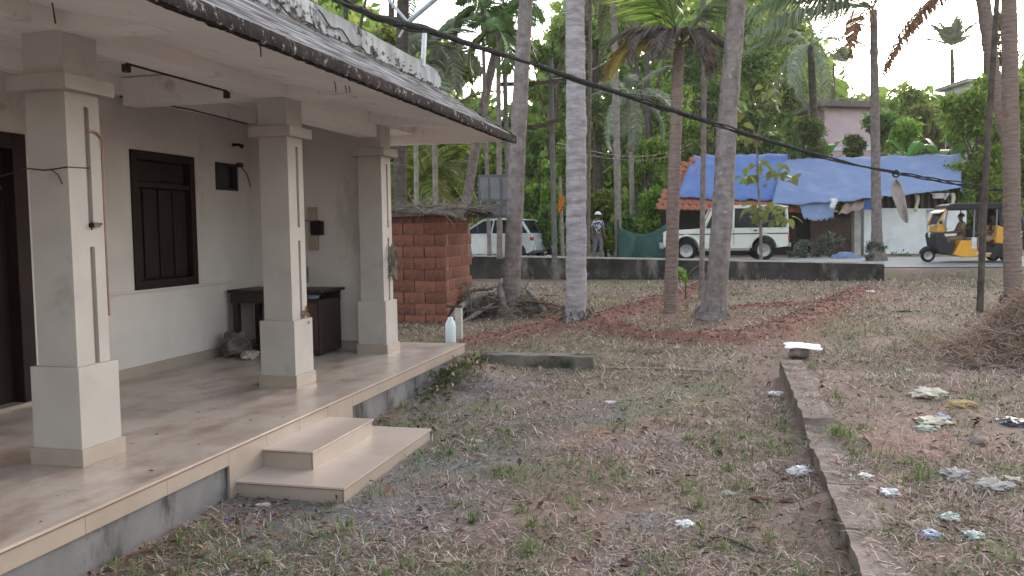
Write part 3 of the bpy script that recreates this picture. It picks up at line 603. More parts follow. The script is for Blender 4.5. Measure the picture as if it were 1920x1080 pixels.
for (a, c, h) in ((7.05, 10.1, .21), (5.42, 6.25, .165), (4.62, 5.41, .16), (1.5, 4.61, .155)):
    lump_box('kerb_block', (.60, a, -.1), (.83, c, h), KERBM, kerb, .011, (8, max(8, int((c - a) * 26)), 7))
lump_box('kerb_block', (.60, 6.22, -.1), (.84, 7.06, .165), KERBM, kerb, .028, (9, 24, 7))
cb = empty('concrete_curb', (-2.3, 10.35, 0), 'short dark concrete curb block at the far end of the driveway', 'curb')
lump_box('curb_block', (-3.0, 10.25, -.1), (-1.57, 10.50, .17), CONC, cb, .014, (12, 3, 3)); lump_box('flush_edge', (-1.5, 10.30, -.1), (-.1, 10.42, .035), KERBM, cb, .012, (14, 2, 2))
pw = gp(1500, 672); 
rk = crumple('rock', (pw.x, pw.y, pw.z), (.32, .26, .17), KERBM, 'brown rock at the end of the kerb holding up a white plate', 'rock', 4, 8, .3)
b = MB(); b.grid(lambda i, j: ((i - .5) * .42 * (1 + .2 * mnoise.noise(Vector((j * 3, 1, 0)))), (j - .5) * .34 * (1 + .25 * mnoise.noise(Vector((i * 4, 5, 0)))), .012 * math.sin(i * 5) + .02 * j), 8, 6)
o = b.build('white_plate', WPLAS); o.location = (pw.x + .03, pw.y, pw.z + .155); sm = o.modifiers.new('thick', 'SOLIDIFY'); sm.thickness = .014; tag(o, 'flat ragged white plate resting on the rock at the end of the kerb', 'plate')
# compound wall
cw = empty('compound_wall', (*road_pt(-5, 0), .2), 'long low mould-blackened boundary wall with pale coping along the road', 'wall')
def rbox(t0, t1, s0, s1, z0, z1, mb=None, k0=0):
    mb = mb or MB(); q = [road_pt(t0, s0), road_pt(t1, s0), road_pt(t1, s1), road_pt(t0, s1)]
    dzl = lambda t: -.024 * t  # wall climbs gently to the left
    tt = [t0, t1, t1, t0]
    return mb.add([(*p, z0 + k0 * dzl(t)) for p, t in zip(q, tt)] + [(*p, z1 + dzl(t)) for p, t in zip(q, tt)], [(0, 3, 2, 1), (4, 5, 6, 7), (0, 1, 5, 4), (1, 2, 6, 5), (2, 3, 7, 6), (3, 0, 4, 7)])
rbox(-16, 0, -.09, .09, 0, .70).build('wall_body', COMPW, cw)
mb = MB(); rbox(-16, .01, -.11, .11, .685, .73, mb, 1); 
o = mb.build('coping', COPE, cw)
for i, v_ in enumerate(o.data.vertices):
    pass
rbox(-.16, .03, -.13, .13, 0, .67).build('end_pier', COMPW, cw)

# ------------------------------------------------------------------ trees
def trunk_mesh(pts, r0, r1, n=14, ring=.09, ringamp=.05, flare=1.5, flare_h=.5, seed=0):
    rr_ = random.Random(seed + 3); P_ = [Vector(p) for p in pts]; segs = [(P_[i + 1] - P_[i]).length for i in range(len(P_) - 1)]; tot = sum(segs); out = []; rad = []
    N = max(8, int(tot / (ring / 2)))
    def cr(t):
        d = t * tot; i = 0
        while i < len(segs) - 1 and d > segs[i]: d -= segs[i]; i += 1
        f = d / segs[i]; p0 = P_[max(i - 1, 0)]; p1 = P_[i]; p2 = P_[i + 1]; p3 = P_[min(i + 2, len(P_) - 1)]
        return .5 * ((2 * p1) + (p2 - p0) * f + (2 * p0 - 5 * p1 + 4 * p2 - p3) * f * f + (3 * p1 - p0 - 3 * p2 + p3) * f ** 3)
    for k in range(N + 1):
        t = k / N; h = t * tot; out.append(cr(t)); r = r0 + (r1 - r0) * t
        r *= 1 + (flare - 1) * math.exp(-(h / flare_h) ** 2 * 3) + ringamp * ((.1 + 1.1 * rr_.random()) if k % 2 else -(.1 + .9 * rr_.random())) + .05 * mnoise.noise(Vector((h * 1.7, seed, 0)))
        rad.append(r)
    b = MB(); b.tube(out, rad, n); 
    b.v = [tuple(Vector(v) + Vector((mnoise.noise(Vector(v) * 4), mnoise.noise(Vector(v) * 4 + Vector((5, 0, 0))), 0)) * r1 * .12) for v in b.v]
    return b
def frond_mesh(L, droop, n=46, leaf=.55, wid=.03, mat=PF, hang=.7, seed=0, ragged=.15):
    r = random.Random(seed); pts = []; a = 0
    p = Vector((0, 0, 0)); st = L / 24
    for k in range(25):
        pts.append(p.copy()); t = k / 24; ang = -droop * t ** 1.3; p = p + Vector((math.cos(ang), 0, math.sin(ang))) * st
    b = MB(); b.tube(pts, [.022 * (1 - .8 * k / 24) + .003 for k in range(25)], 5)
    for k in range(n):
        t = .12 + .87 * k / (n - 1); i = min(23, int(t * 24)); f = t * 24 - i; q = pts[i].lerp(pts[i + 1], f); tg = (pts[i + 1] - pts[i]).normalized()
        ln = leaf * (math.sin(math.pi * min(1, .2 + t * .75)) ** .7) * r.uniform(1 - ragged * 2, 1 + ragged)
        for sgn in (-1, 1):
            if r.random() < ragged * .4: continue
            d = (Vector((0, sgn, 0)) * (1 - hang * .6) + tg * .55 + Vector((0, 0, .15))).normalized(); d2 = (d * (1 - hang) + Vector((0, sgn * .12, -1)) * hang + tg * .25 + Vector((r.gauss(0, .08), r.gauss(0, .08), 0))).normalized()
            w_ = wid * r.uniform(.7, 1.2); sd_ = tg * w_ * .5; m1 = q + d * ln * .4; e = m1 + d2 * ln * .6
            b.add([q - sd_ * .6, q + sd_ * .6, m1 + sd_, m1 - sd_, e], [(0, 1, 2, 3), (3, 2, 4)])
    return b.mesh('frond', mat)
_fc = {}
def frond(L, droop, mat, hang, seed=0, **kw):
    key = (L, round(droop, 2), mat.name, hang, seed, tuple(kw.items()))
    if key not in _fc: _fc[key] = frond_mesh(L, droop, mat=mat, hang=hang, seed=seed, **kw)
    return _fc[key]
def palm(name, label, pts, r0, r1, bark, fronds, group=None, cat='palm tree', ring=.09, flare=1.5, fh=.5, nuts=False, ringamp=None):
    ringamp = ringamp or (.018 if bark is BARK_M else .035)
    root = empty(name, pts[0], label, cat, group)
    trunk_mesh(pts, r0, r1, ring=ring, flare=flare, flare_h=fh, seed=len(label), ringamp=ringamp).build('trunk', bark, root, smooth=False)
    top = Vector(pts[-1]) - Vector(pts[0])
    if group == 'coconut palms in the yard':
        V = straw_cloud(300, lambda: (lambda a_, q_: (math.cos(a_) * r0 * q_, math.sin(a_) * r0 * q_, .05 + random.random() ** 2 * .22))(random.random() * 6.28, random.uniform(1.0, 1.5)), lambda: (random.gauss(0, .5), random.gauss(0, .5), -1), (.06, .16), (.006, .016))
        o = link('root_mass', quads('root_mass', V, ROOTM), root); o['kind'] = 'stuff'
    for (az, el, L, droop, mat, hang, sd_, *kw_) in fronds:
        o = link('frond', frond(L, droop, mat, hang, sd_, **(kw_[0] if kw_ else FK)), root, loc=top + Vector((0, 0, .05))); o.rotation_euler = (random.uniform(-.2, .2), -el, az)
    return root
FK = dict(leaf=.7, wid=.06)
FW = dict(leaf=1.15, wid=.075, n=60)
FD = dict(leaf=.62, wid=.05, n=64)
def crown(n, L, mat, seed=0, els=(.9, -.5), droop=(1.2, 1.8), hang=.6, az0=0):
    r = random.Random(seed); out = []
    for k in range(n):
        t = k / max(1, n - 1); out.append((az0 + k * 2.399, els[0] + (els[1] - els[0]) * t, L, round(droop[0] + (droop[1] - droop[0]) * t, 1), mat, hang, k % 2))
    return out
def up(u0, v0, u1, v1, d, H=None):
    """trunk line: base on the ground at (u0,v0), passing (u1,v1) at depth d, carried on to height H"""
    a = gp(u0, v0); a.z -= .05; X, D = plan(a.x, a.y); c = dep(u1, v1, D if d is None else d)
    if H: c = a + (c - a) * ((H - a.z) / (c.z - a.z))
    return a, c
def rad_at(px, d): return px / 2 * d / F
# T1 foreground grey coconut
a, c = up(1080, 612, 1077, 0, None, 10.5); m1 = a.lerp(c, .3) + Vector((.02, 0, 0))
palm('coconut_palm', 'coconut palm with pale grey ringed trunk rising beside the black cable in mid yard', [a, m1, a.lerp(c, .65), c], rad_at(40, 14.2), rad_at(32, 14), BARK_G, crown(11, 3.6, PF, 1, (.8, -.4)), 'coconut palms in the yard', ring=.19, flare=1.35, fh=.3)
a, c = up(1336, 594, 1352, 440, None); q = dep(1363, 240, 15.4); q2 = dep(1382, 0, 15.6); e = q2 + (q2 - q) * 2.2
palm('coconut_palm', 'thick dark-footed coconut palm leaning right, with a root flare in the red soil', [a, c, q, q2, e], rad_at(40, 15.2), rad_at(28, 15.2), BARK_M, crown(10, 3.4, PF, 2, (.8, -.4)), 'coconut palms in the yard', flare=1.75, fh=.6)
a, c = up(1257, 580, 1264, 330, None); q = dep(1273, 92, 16.6)
fr = [(YAW + math.pi * 1.03, .60, 1.9, 2.0, PFD, .95, 0, FD), (YAW + math.pi * 1.2, .62, 1.7, 2.3, PFD, .95, 1, FD), (YAW + math.pi * .88, .45, 1.9, 1.9, PFY, .95, 0, FD), (YAW + math.pi * 1.12, .25, 1.75, 1.7, PFY, .95, 1, FD), (YAW - .2, .55, 1.3, 2.4, PFD, .95, 0, FD), (YAW + 4.2, .65, 1.4, 2.5, PFD, .95, 0, FD), (YAW + .6, .5, 1.3, 2.4, PFD, .95, 1, FD), (YAW + 5.0, .65, 1.3, 2.5, PFD, .95, 1, FD), (YAW + math.pi * 1.35, .6, 1.5, 2.4, PFD, .95, 1, FD),
      (YAW + 2.9, 1.0, 3.0, .9, G1, .8, 0, FW), (YAW + .2, .95, 2.8, 1.2, PF, .8, 1, FW), (YAW + 3.9, 1.25, 2.8, .7, PF, .8, 1, FW)]
palm('areca_palm', 'slim red-brown palm with a drooping withered grey and yellow crown', [a, c, q], rad_at(25, 16.5), rad_at(20, 16.5), BARK_B, fr, 'slim palms in the yard', ring=.07, flare=1.3, fh=.3)
a, c = up(957, 578, 972, 250, None); q = dep(986, 0, 17.0); e = q + (q - c) * 2
palm('coconut_palm', 'blotchy brown coconut palm leaning right out of the heap of dry fronds', [a, c, q, e], rad_at(31, 16.9), rad_at(22, 16.9), BARK_M, crown(10, 3.4, PF, 3, (.8, -.4)), 'coconut palms in the yard', flare=1.3)
a, c = up(1315, 560, 1318, 0, None, 9)
palm('areca_palm', 'very thin mottled palm stem between the two red-bed palms', [a, a.lerp(c, .5) + Vector((.03, 0, 0)), c], rad_at(11, 17), rad_at(9, 17), BARK_M, crown(7, 1.6, PF, 4), 'slim palms in the yard', ring=.12, flare=1.3, fh=.2)
a, c = up(1900, 562, 1892, 0, None, 9.5)
palm('coconut_palm', 'straight grey-brown coconut palm at the right edge in front of the yellow rickshaw', [a, a.lerp(c, .5), c], rad_at(30, 17.3), rad_at(24, 17.3), BARK_B, crown(10, 3.4, PF, 5, (.8, -.4)), 'coconut palms in the yard', flare=1.6, fh=.35)
a, c = up(1103, 512, 1107, 250, None); c = dep(1107, 0, 21.5); e = a + (c - a) * 1.25
palm('areca_palm', 'thin pale stem rising just right of the grey ringed coconut palm', [a, a.lerp(e, .5), e], rad_at(8, 21.5), rad_at(7, 21.5), BARK_L, crown(7, 1.8, PFG, 6), 'slim palms in the yard', flare=1.2)
# palm at the white wall with big hanging fronds
a = dep(1645, 492, 27); c = dep(1641, 250, 27); q = dep(1638, 18, 27)
fr = [(YAW + math.pi * 1.0, .22, 4.9, .85, PFG, .92, 0, FW), (YAW + math.pi * 1.07, .0, 4.6, .6, PFG, .92, 1, FW), (YAW + math.pi * .95, .40, 5.2, .95, PF, .88, 0, FW), (YAW + math.pi * 1.12, .3, 4.6, 1.0, PF, .88, 1, FW), (YAW + math.pi * 1.04, .55, 5.0, 1.1, PF, .88, 1, FW), (YAW + math.pi * .8, .3, 4.0, 1.3, PF, .85, 0, FW), (YAW + math.pi * 1.25, -.2, 2.4, 1.2, PFO, .9, 1, FW),
      (YAW + .3, 1.1, 3.6, 1.0, PF, .7, 0), (YAW - .5, 1.2, 3.6, 1.0, PF, .7, 1), (YAW + 1.5, .9, 3.6, 1.3, PF, .7, 0), (YAW + 4.6, 1.0, 3.4, 1.4, PF, .7, 1)]
palm('coconut_palm', 'tall slim palm before the white shop wall with long fronds arching left', [a, c, q], rad_at(20, 27), rad_at(13, 27), BARK_M, fr, 'palms along the road', flare=1.9, fh=1.2)
pts = [dep(1893, 505, 24), dep(1896, 400, 24), dep(1893, 300, 24.0), dep(1872, 190, 24), dep(1856, 90, 24), dep(1836, -60, 24)]
fr = [(YAW + math.pi * 1.0, -.55, 3.9, .7, PFO, .92, 0, dict(leaf=.95, wid=.06, n=90)), (YAW + math.pi * .93, -.6, 3.6, .6, PFO, .85, 1, dict(leaf=.8, wid=.06, n=80)), (YAW + math.pi * .9, .5, 3.6, 1.6, PFO, .9, 1), (YAW + math.pi * 1.2, .9, 3.8, 1.2, PF, .7, 0), (YAW + .1, .3, 3.4, 1.5, PFO, .9, 1), (YAW + .5, .9, 3.6, 1.2, PF, .7, 0), (YAW + 1.5, 1.0, 3.6, 1.2, PF, .7, 1), (YAW + 4.9, .6, 3.0, 1.6, PF, .7, 0), (YAW - .3, -.1, 3.0, 1.2, PFO, .9, 0)]
palm('coconut_palm', 'reddish palm with curved trunk and dry orange frond hanging against the sky', pts, rad_at(16, 24), rad_at(26, 24), BARK_B, fr, 'palms along the road', flare=1.2)
a = dep(873, 400, 23); pts = [a - Vector((0, 0, 1.2)), a, dep(900, 230, 23), dep(928, 100, 23), dep(946, 12, 23)]
palm('coconut_palm', 'leaning palm behind the roof tip with a small drooping crown', pts, rad_at(20, 23), rad_at(14, 23), BARK_M, crown(11, 1.5, PF, 8, (.9, -.9), (1.2, 1.9), .85), 'palms along the road', flare=1.3)
pts = [dep(752, 470, 19), dep(750, 260, 19), dep(756, 0, 19), dep(757, -160, 19)]
palm('coconut_palm', 'dark palm trunk standing behind the house end above the brick shed', pts, rad_at(24, 19), rad_at(22, 19), BARK_D, crown(9, 3.2, PF, 9, (.9, -.3)), 'palms along the road', flare=1.2)
for i, (u0, u1, px, d, vtop, lab) in enumerate(((783, 778, 10, 21, 120, 'pale thin stem left of two behind the brick shed'), (820, 812, 11, 22, 90, 'pale thin stem right of two behind the brick shed'))):
    palm('areca_palm', lab, [dep(u0, 480, d), dep((u0 + u1) / 2, 330, d), dep(u1, vtop, d)], rad_at(px, d), rad_at(px * .8, d), BARK_L, crown(7, 1.7, PFG, 10 + i), 'slim palms behind the house', flare=1.2)
for i, (u0, v0, u1, v1, px, d, lab) in enumerate(((918, 480, 904, 15, 8, 21, 'slender bare pole-like stem nearest the roof tip'), (937, 485, 934, 60, 11, 19.5, 'slender stem between the roof tip and the blotchy coconut palm'))):
    palm('areca_palm', lab, [dep(u0, v0, d), dep((u0 + u1) / 2, (v0 + v1) / 2, d), dep(u1, v1, d)], rad_at(px, d), rad_at(px * .8, d), BARK_M, crown(6, 1.2, PF, 14 + i, (1.1, -.6)), 'slim palms behind the house', flare=1.1)
pts = [dep(1532, 480, 36), dep(1527, 260, 36), dep(1520, 85, 36)]
palm('coconut_palm', 'hazy grey-green palm with limp fronds left of the pink house', pts, rad_at(16, 36), rad_at(12, 36), BARK_D, crown(14, 3.4, PFG, 16, (.9, -1.0), (1.0, 2.0), .75), 'palms along the road')
pts = [dep(1787, 260, 62), dep(1786, 150, 62), dep(1785, 92, 62)]
palm('coconut_palm', 'distant palm with fronds raised in a vee against the bright sky', pts, rad_at(9, 62), rad_at(7, 62), BARK_D, [(a_, e_, l_, d_, h_, b_, c_, dict(leaf=.8, wid=.13)) for (a_, e_, l_, d_, h_, b_, c_) in crown(10, 2.3, PFG, 17, (1.4, .75), (.4, .9), .45)], 'palms along the road')
pts = [dep(1160, 480, 33), dep(1155, 200, 33), dep(1150, -40, 33)]
palm('coconut_palm', 'far grey palm with hanging dead fronds above the person', pts, rad_at(14, 33), rad_at(12, 33), BARK_L, [(YAW + k * .9, -.6 + .1 * (k % 3), 2.6, 1.0, PFD, .8, k % 2) for k in range(7)] + crown(7, 3.0, PF, 18), 'palms along the road')
pts = [dep(1188, 480, 36), dep(1184, 330, 36), dep(1182, 180, 36)]
palm('coconut_palm', 'short palm with arching green fronds in the thicket right of the person', pts, rad_at(10, 36), rad_at(9, 36), BARK_L, crown(12, 2.8, PFG, 19, (.9, -.8)), 'palms along the road')
pts = [dep(846, 440, 30), dep(843, 300, 30), dep(842, 215, 30)]
palm('coconut_palm', 'low yellow-green palm between the stems behind the brick shed', pts, rad_at(10, 30), rad_at(9, 30), BARK_M, crown(11, 2.4, G4, 20, (.7, -.9), (1.1, 1.9), .6), 'palms along the road')
pts = [dep(795, 440, 24), dep(796, 375, 24), dep(797, 335, 24)]
palm('coconut_palm', 'squat palm with spread yellowing fronds under the roof end', pts, rad_at(9, 24), rad_at(9, 24), BARK_M, crown(12, 1.7, G4, 21, (1.0, -.2), (.9, 1.6), .5), 'palms along the road')

def leaf_pts(n, blobs, lo=.35):
    w_ = np.array([b[3] ** 2 for b in blobs]); idx = RNG.choice(len(blobs), n, p=w_ / w_.sum()); B = np.array([b[:4] for b in blobs])
    d = RNG.normal(size=(n, 3)); d /= np.linalg.norm(d, axis=1, keepdims=True); r = (lo + (1 - lo) * RNG.random(n) ** .6) * (1 + .22 * RNG.normal(size=n))
    sq = np.array([1, 1, .8]); return B[idx, :3] + d * (B[idx, 3] * r)[:, None] * sq, d
def leaves(P, nrm, ln, wd, droop=.3):
    n = len(P); t = RNG.normal(size=(n, 3)) + nrm * .4; t[:, 2] -= droop; t /= np.linalg.norm(t, axis=1, keepdims=True)
    s_ = np.cross(t, RNG.normal(size=(n, 3)) * .8 + np.array([0, 0, 1.])); s_ /= np.linalg.norm(s_, axis=1, keepdims=True) + 1e-6
    up_ = np.cross(s_, t); l = (ln * RNG.uniform(.6, 1.3, n))[:, None]; w_ = (wd * RNG.uniform(.7, 1.2, n))[:, None]
    b_ = P; m = P + t * l * .45; return np.stack([b_, m + s_ * w_ * .5 + up_ * w_ * .12, P + t * l - up_ * l * .12, m - s_ * w_ * .5 + up_ * w_ * .12], 1)
def blob_set(r, hw, h, n, seed):
    q = random.Random(seed); out = []
    for k in range(n):
        a = q.random() * 6.28; rr = q.random() ** .6; z = q.random()
        out.append((math.cos(a) * hw * .86 * rr, math.sin(a) * hw * .7 * rr, h * (.12 + .8 * z), hw * q.uniform(.22, .42)))
    return out
_tp = {}
def tree(name, label, u, vb, vt, hwpx, d, mat, n=2600, nb=11, leaf=.26, group='trees beyond the road', cat='tree', seed=0, bark=BARK_D, bare=.3, lo=.35):
    base = dep(u, vb, d); top = dep(u, vt, d); H = top.z - base.z; hw = hwpx * d / F
    root = empty(name, base, label, cat, group)
    h0 = H * bare; blobs = [(x, y, z + h0, r) for x, y, z, r in blob_set(None, hw, H - h0 - hw * .2, nb, seed)]
    P_, nr = leaf_pts(n, blobs, lo); link('crown', quads('crown', leaves(P_, nr, leaf, leaf * .5), mat), root)
    b = MB(); r0 = max(.04, H * .016); b.tube([(0, 0, -.3), (.05, 0, H * .3), (-.05, .05, H * .62), (0, 0, H * .85)], [r0 * 1.4, r0, r0 * .7, r0 * .25], 7)
    q = random.Random(seed + 5)
    for bl in blobs[:7]:
        z0 = min(bl[2], H * .6) * q.uniform(.55, .85); b.tube([(0, 0, z0), (bl[0] * .5, bl[1] * .5, (z0 + bl[2]) / 2), bl[:3]], [r0 * .5, r0 * .35, r0 * .12], 5)
    b.build('trunk', bark, root, False); return root
T = [  # label, u, v base, v top, half width px, depth, material, leaves, blobs, leaf size
 ('dark tree towering behind the left end of the roof', 660, 430, -140, 110, 27, G2, 2600, 12, .24),
 ('tall airy tree behind the roof pipes', 742, 440, -120, 85, 33, G1, 2400, 12, .25),
 ('rounded yellow-green tree just past the parapet end', 836, 440, 55, 60, 27, G1, 2600, 10, .2),
 ('feathery pale tree low between the roof tip and the leaning palm', 880, 450, 190, 55, 46, GW, 1800, 9, .28),
 ('mid-green tree against bright sky right of the leaning palm', 1040, 450, 10, 66, 46, G1, 2300, 11, .28),
 ('broad dark tree above the white-capped person', 1120, 450, -70, 80, 50, G2, 2500, 12, .3),
 ('tall green tree behind the withered palm crown', 1215, 450, -60, 100, 46, G1, 3200, 13, .28),
 ('dense dark tree behind the two red-bed palms', 1320, 450, -50, 100, 52, G2, 3200, 13, .3),
 ('large leafy tree above the left blue tarpaulin', 1430, 450, 0, 105, 44, G2, 3600, 13, .27),
 ('hazy orange-tinged tree beside the palm by the pink house', 1560, 440, 62, 52, 58, G4, 1800, 10, .32),
 ('low bushy tree in front of the left side of the pink house', 1505, 470, 190, 62, 36, G2, 2600, 10, .22),
 ('round dark tree on the skyline right of the slim road palm', 1700, 450, 100, 52, 60, G1, 1900, 9, .32),
 ('sunlit yellow tree on the skyline below the hanging orange frond', 1765, 450, 150, 55, 54, G4, 2000, 10, .3),
 ('bright green tree directly behind the right blue tarpaulin', 1735, 470, 195, 75, 40, G3, 3200, 11, .24),
 ('large bright green bush filling the space right of the tarpaulin house', 1832, 480, 120, 80, 34, G3, 5200, 14, .22),
 ('pale green tree reaching up to the white house on the skyline', 1775, 480, 170, 60, 45, G1, 2600, 11, .25),
 ('green tree below the white house on the skyline', 1846, 480, 150, 55, 44, G1, 2600, 11, .24),
 ('yellowish tree between the round dark skyline tree and the white house', 1745, 480, 172, 50, 47, G4, 2200, 11, .25),
 ('small glossy-leaved tree in front of the right edge of the pink house', 1600, 470, 215, 28, 39, G2, 1000, 8, .24),
 ('skyline tree behind the white balcony far right', 1850, 440, 140, 50, 56, G4, 1700, 9, .3),
 ('tree at the far right edge behind the straight coconut palm', 1925, 480, 90, 85, 36, G1, 4200, 12, .24),
 ('tree half hidden by the slim road palm and the pink house', 1672, 470, 200, 42, 41, G2, 1900, 9, .3),
 ('tree crown peeking over the top right corner of the picture', 1845, 300, -10, 45, 40, G4, 900, 7, .25),
]
for i, (lab, u, vb, vt, hw, d, mt, n_, nb_, lf) in enumerate(T): tree('leafy_tree', lab, u, vb, vt, hw, d, mt, int(n_ * 2.9), nb_, lf * .95, seed=30 + i, bare=.12 if vb < 445 else .2)
BU = [
 ('dark bush behind the two pale stems left of the shed', 770, 470, 330, 50, 27, G1, 1800), ('bright bush between the leaning palm and the shed roof', 842, 470, 330, 45, 28, G3, 1700),
 ('bush behind the grey panelled door', 925, 480, 260, 50, 32, G3, 2000), ('tall bush right of the blotchy coconut palm', 1015, 490, 255, 48, 33, G3, 2300), ('dark glossy bush right behind the silver car', 1045, 492, 385, 36, 31, G2, 1700),
 ('leafy bush left of the orange cloth', 1030, 480, 340, 30, 34, G3, 1300), ('bush behind the white-capped person', 1135, 488, 330, 42, 34, G1, 2000), ('bush above the green shade net', 1195, 470, 320, 48, 35, G3, 2000),
 ('low bush at the left end of the shade net', 1165, 490, 400, 24, 33.5, G2, 900), ('bush beside the red tiled roof corner', 1232, 470, 350, 30, 36, G2, 1200), ('bush between ringed palm and withered palm', 1210, 480, 240, 52, 40, G3, 2300),
 ('thicket bush below the blotchy palm fork', 1075, 480, 240, 50, 40, G3, 2300), ('pale bush under the tarpaulin left of the blue cloth', 1340, 420, 200, 70, 44, G1, 2200), ('bush on the roofline left of the slim road palm', 1575, 470, 262, 34, 37, G1, 1300)]
for i, (lab, u, vb, vt, hw, d, mt, n_) in enumerate(BU): tree('bush', lab, u, vb, vt, hw, d, mt, int(n_ * 3.2), 10, .22, 'bushes along the far side of the road', 'bush', 70 + i, bare=.02, lo=.2)
SH = [('silvery shrub at the foot of the tarpaulin house, left clump', 1505, 490, 438, 26, 29.5, GW, 1000), ('silvery shrub beside the pale gatepost, middle clump', 1555, 490, 430, 26, 29.5, GW, 1000), ('flowering green shrub wrapped round the foot of the slim road palm', 1643, 490, 446, 20, 27, GW, 900),
      ('thin grass-like shrub along the base of the white shop wall', 1690, 493, 474, 34, 31, GW, 700)]
for i, (lab, u, vb, vt, hw, d, mt, n_) in enumerate(SH): tree('shrub', lab, u, vb, vt, hw, d, mt, n_, 8, .11, 'shrubs beside the road', 'shrub', 90 + i, bare=.0, lo=.1)
# the wood behind everything reads as one mass
def wood():
    P_ = []
    for k in range(150000):
        u = random.uniform(-500, 2500)
        vt = np.interp(u, [-500, 600, 840, 870, 1000, 1050, 1480, 1530, 1600, 1650, 1760, 1850, 1950, 2500], [-60, -40, 80, 205, 180, -20, -30, 90, 190, 170, 175, 165, 90, 40])
        vt += 50 * (mnoise.noise(Vector((u * .012, 0, 0))) + .6 * mnoise.noise(Vector((u * .04, 3, 0))))
        v = vt + (495 - vt) * random.random() ** .8; P_.append(dep(u, v, random.uniform(62, 82)))
    P_ = np.array(P_); return leaves(P_, RNG.normal(size=P_.shape), .95, .58)
o = link('distant_wood', quads('distant_wood', wood(), G1)); tag(o, 'hazy distant wood closing the view behind the palms and houses', 'wood', kind='stuff')
# banana plants
def banana(label, u, vb, d, n, L, seed):
    r = random.Random(seed); base = dep(u, vb, d); root = empty('banana_plant', base, label, 'banana plant', 'banana plants')
    MB().tube([(0, 0, 0), (0, 0, L * .5)], [.09, .07], 8).build('stem', BARK_L, root, False)
    b = MB(); b.grid(lambda i, j: (L * i * math.cos(.9 * i * .9), (j - .5) * .42 * L * .5 * math.sin(math.pi * min(1, .08 + i * .9)) ** .6, L * (i * math.sin(1.35 - i * 1.1)) + .03 * abs(j - .5)), 9, 4); me = b.mesh('leaf', BAN, True)
    for k in range(n): link('leaf', me, root, loc=(0, 0, L * .5), rot=(0, r.uniform(-.45, .35), k * 2.4 + r.random()))
banana('banana plant with broad upright leaves above the middle of the right tarpaulin', 1700, 345, 36, 7, 1.7, 1)
banana('banana plant above the right half of the right tarpaulin', 1765, 345, 36, 7, 1.8, 2)
banana('banana plant behind the pale gap left of the pink house wall', 1545, 345, 38, 6, 1.9, 3)
# small plants in the yard
p = gp(1285, 562); root = empty('palm_seedling', p, 'bright green palm seedling between the two red-bed palms', 'seedling')
MB().tube([(0, 0, -.03), (.01, 0, .36)], [.018, .012], 6).build('stem', BARK_D, root, False)
for k in range(7): link('frond', frond(.48, .9, G3, .25, k % 2, n=12, leaf=.17, wid=.035), root, loc=(0, 0, .34), rot=(0, -1.35 + .12 * (k % 3), k * 2.1))
p = gp(1427, 522); root = empty('sapling', p, 'thin sapling with big yellow-green leaves in front of the white jeep', 'sapling')
tp = dep(1418, 255, plan(p.x, p.y)[1]) - p; b = MB(); b.tube([(0, 0, -.05), tp * .33 + Vector((.03, 0, 0)), tp * .66, tp], [.055, .045, .035, .02], 7); b.build('trunk', BARK_M, root, False)
b = MB(); b.grid(lambda i, j: (.30 * i, (j - .5) * .20 * math.sin(math.pi * min(1, .05 + i * .93)) ** .7, -.2 * i * i + .05 * abs(j - .5)), 5, 2); lm = b.mesh('leaf', G4, True)
X0 = Vector((CY, SY, 0)); k = 0
for (u, v, n_, rr) in ((1475, 325, 10, .45), (1400, 330, 6, .35), (1440, 305, 6, .3), (1425, 392, 8, .45), (1470, 392, 7, .5), (1480, 410, 5, .4), (1405, 402, 6, .35), (1440, 175, 9, .5), (1410, 255, 10, .5), (1390, 200, 5, .4)):
    q0 = dep(u, v, plan(p.x, p.y)[1]) - p
    b = MB(); st = tp * min(.98, max(.2, (q0.z - .15) / tp.z)); b.tube([st, st.lerp(q0, .5) + Vector((0, 0, .06)), q0], [.014, .01, .006], 5); b.build('branch', BARK_M, root, False)
    for i in range(int(n_ * 1.5)): link('leaf', lm, root, loc=q0 + Vector((random.gauss(0, rr), random.gauss(0, rr), random.gauss(0, rr * .5))) * .6, rot=(random.gauss(0, .5), random.uniform(-.3, .6), random.random() * 6.28))
# leaning pole in the right of the yard
a = gp(1837, 586); X_, D_ = plan(a.x, a.y); q = dep(1863, 100, D_); e = dep(1872, -40, D_)
po = trunk_mesh([a - Vector((0, 0, .1)), dep(1847, 350, D_), q, e], rad_at(13, D_), rad_at(9, D_), 9, .15, .05, 1.1, .2, 3).build('pole', BARK_D); po.name = 'wooden_pole'; tag(po, 'thin dark wooden pole leaning right, left of the right-edge palm', 'pole')
# jug on its post by the porch corner
a = gp(861, 640); pj = empty('tap_post', a, 'short pale concrete tap post at the far corner of the porch', 'post')
MB().box((-.05, -.05, -.1), (.05, .05, .46)).build('post', COPE, pj, False, bevel=.01); MB().tube([(-.2, 0, .485), (-.1, 0, .48), (.05, 0, .475)], .022, 6).build('tap', BARK_D, pj, False)
a2 = gp(846, 641); b = MB(); prof = [(0, .0), (.072, .0), (.078, .03), (.076, .15), (.078, .26), (.066, .33), (.042, .36), (.040, .395), (.001, .40)]
b.grid(lambda i, j: (lambda r_, z_: (r_ * math.cos(i * 6.283), r_ * math.sin(i * 6.283), z_))(*prof[int(round(j * 8))]), 14, 8); o = b.build('plastic_jug', M('milky_plastic', (.62, .70, .74), (.55, .62, .66), 5, .35, .05, .4), smooth=True); o.location = a2 + Vector((0, -.02, -.01)); tag(o, 'milky white plastic jug standing against the tap post', 'jug')

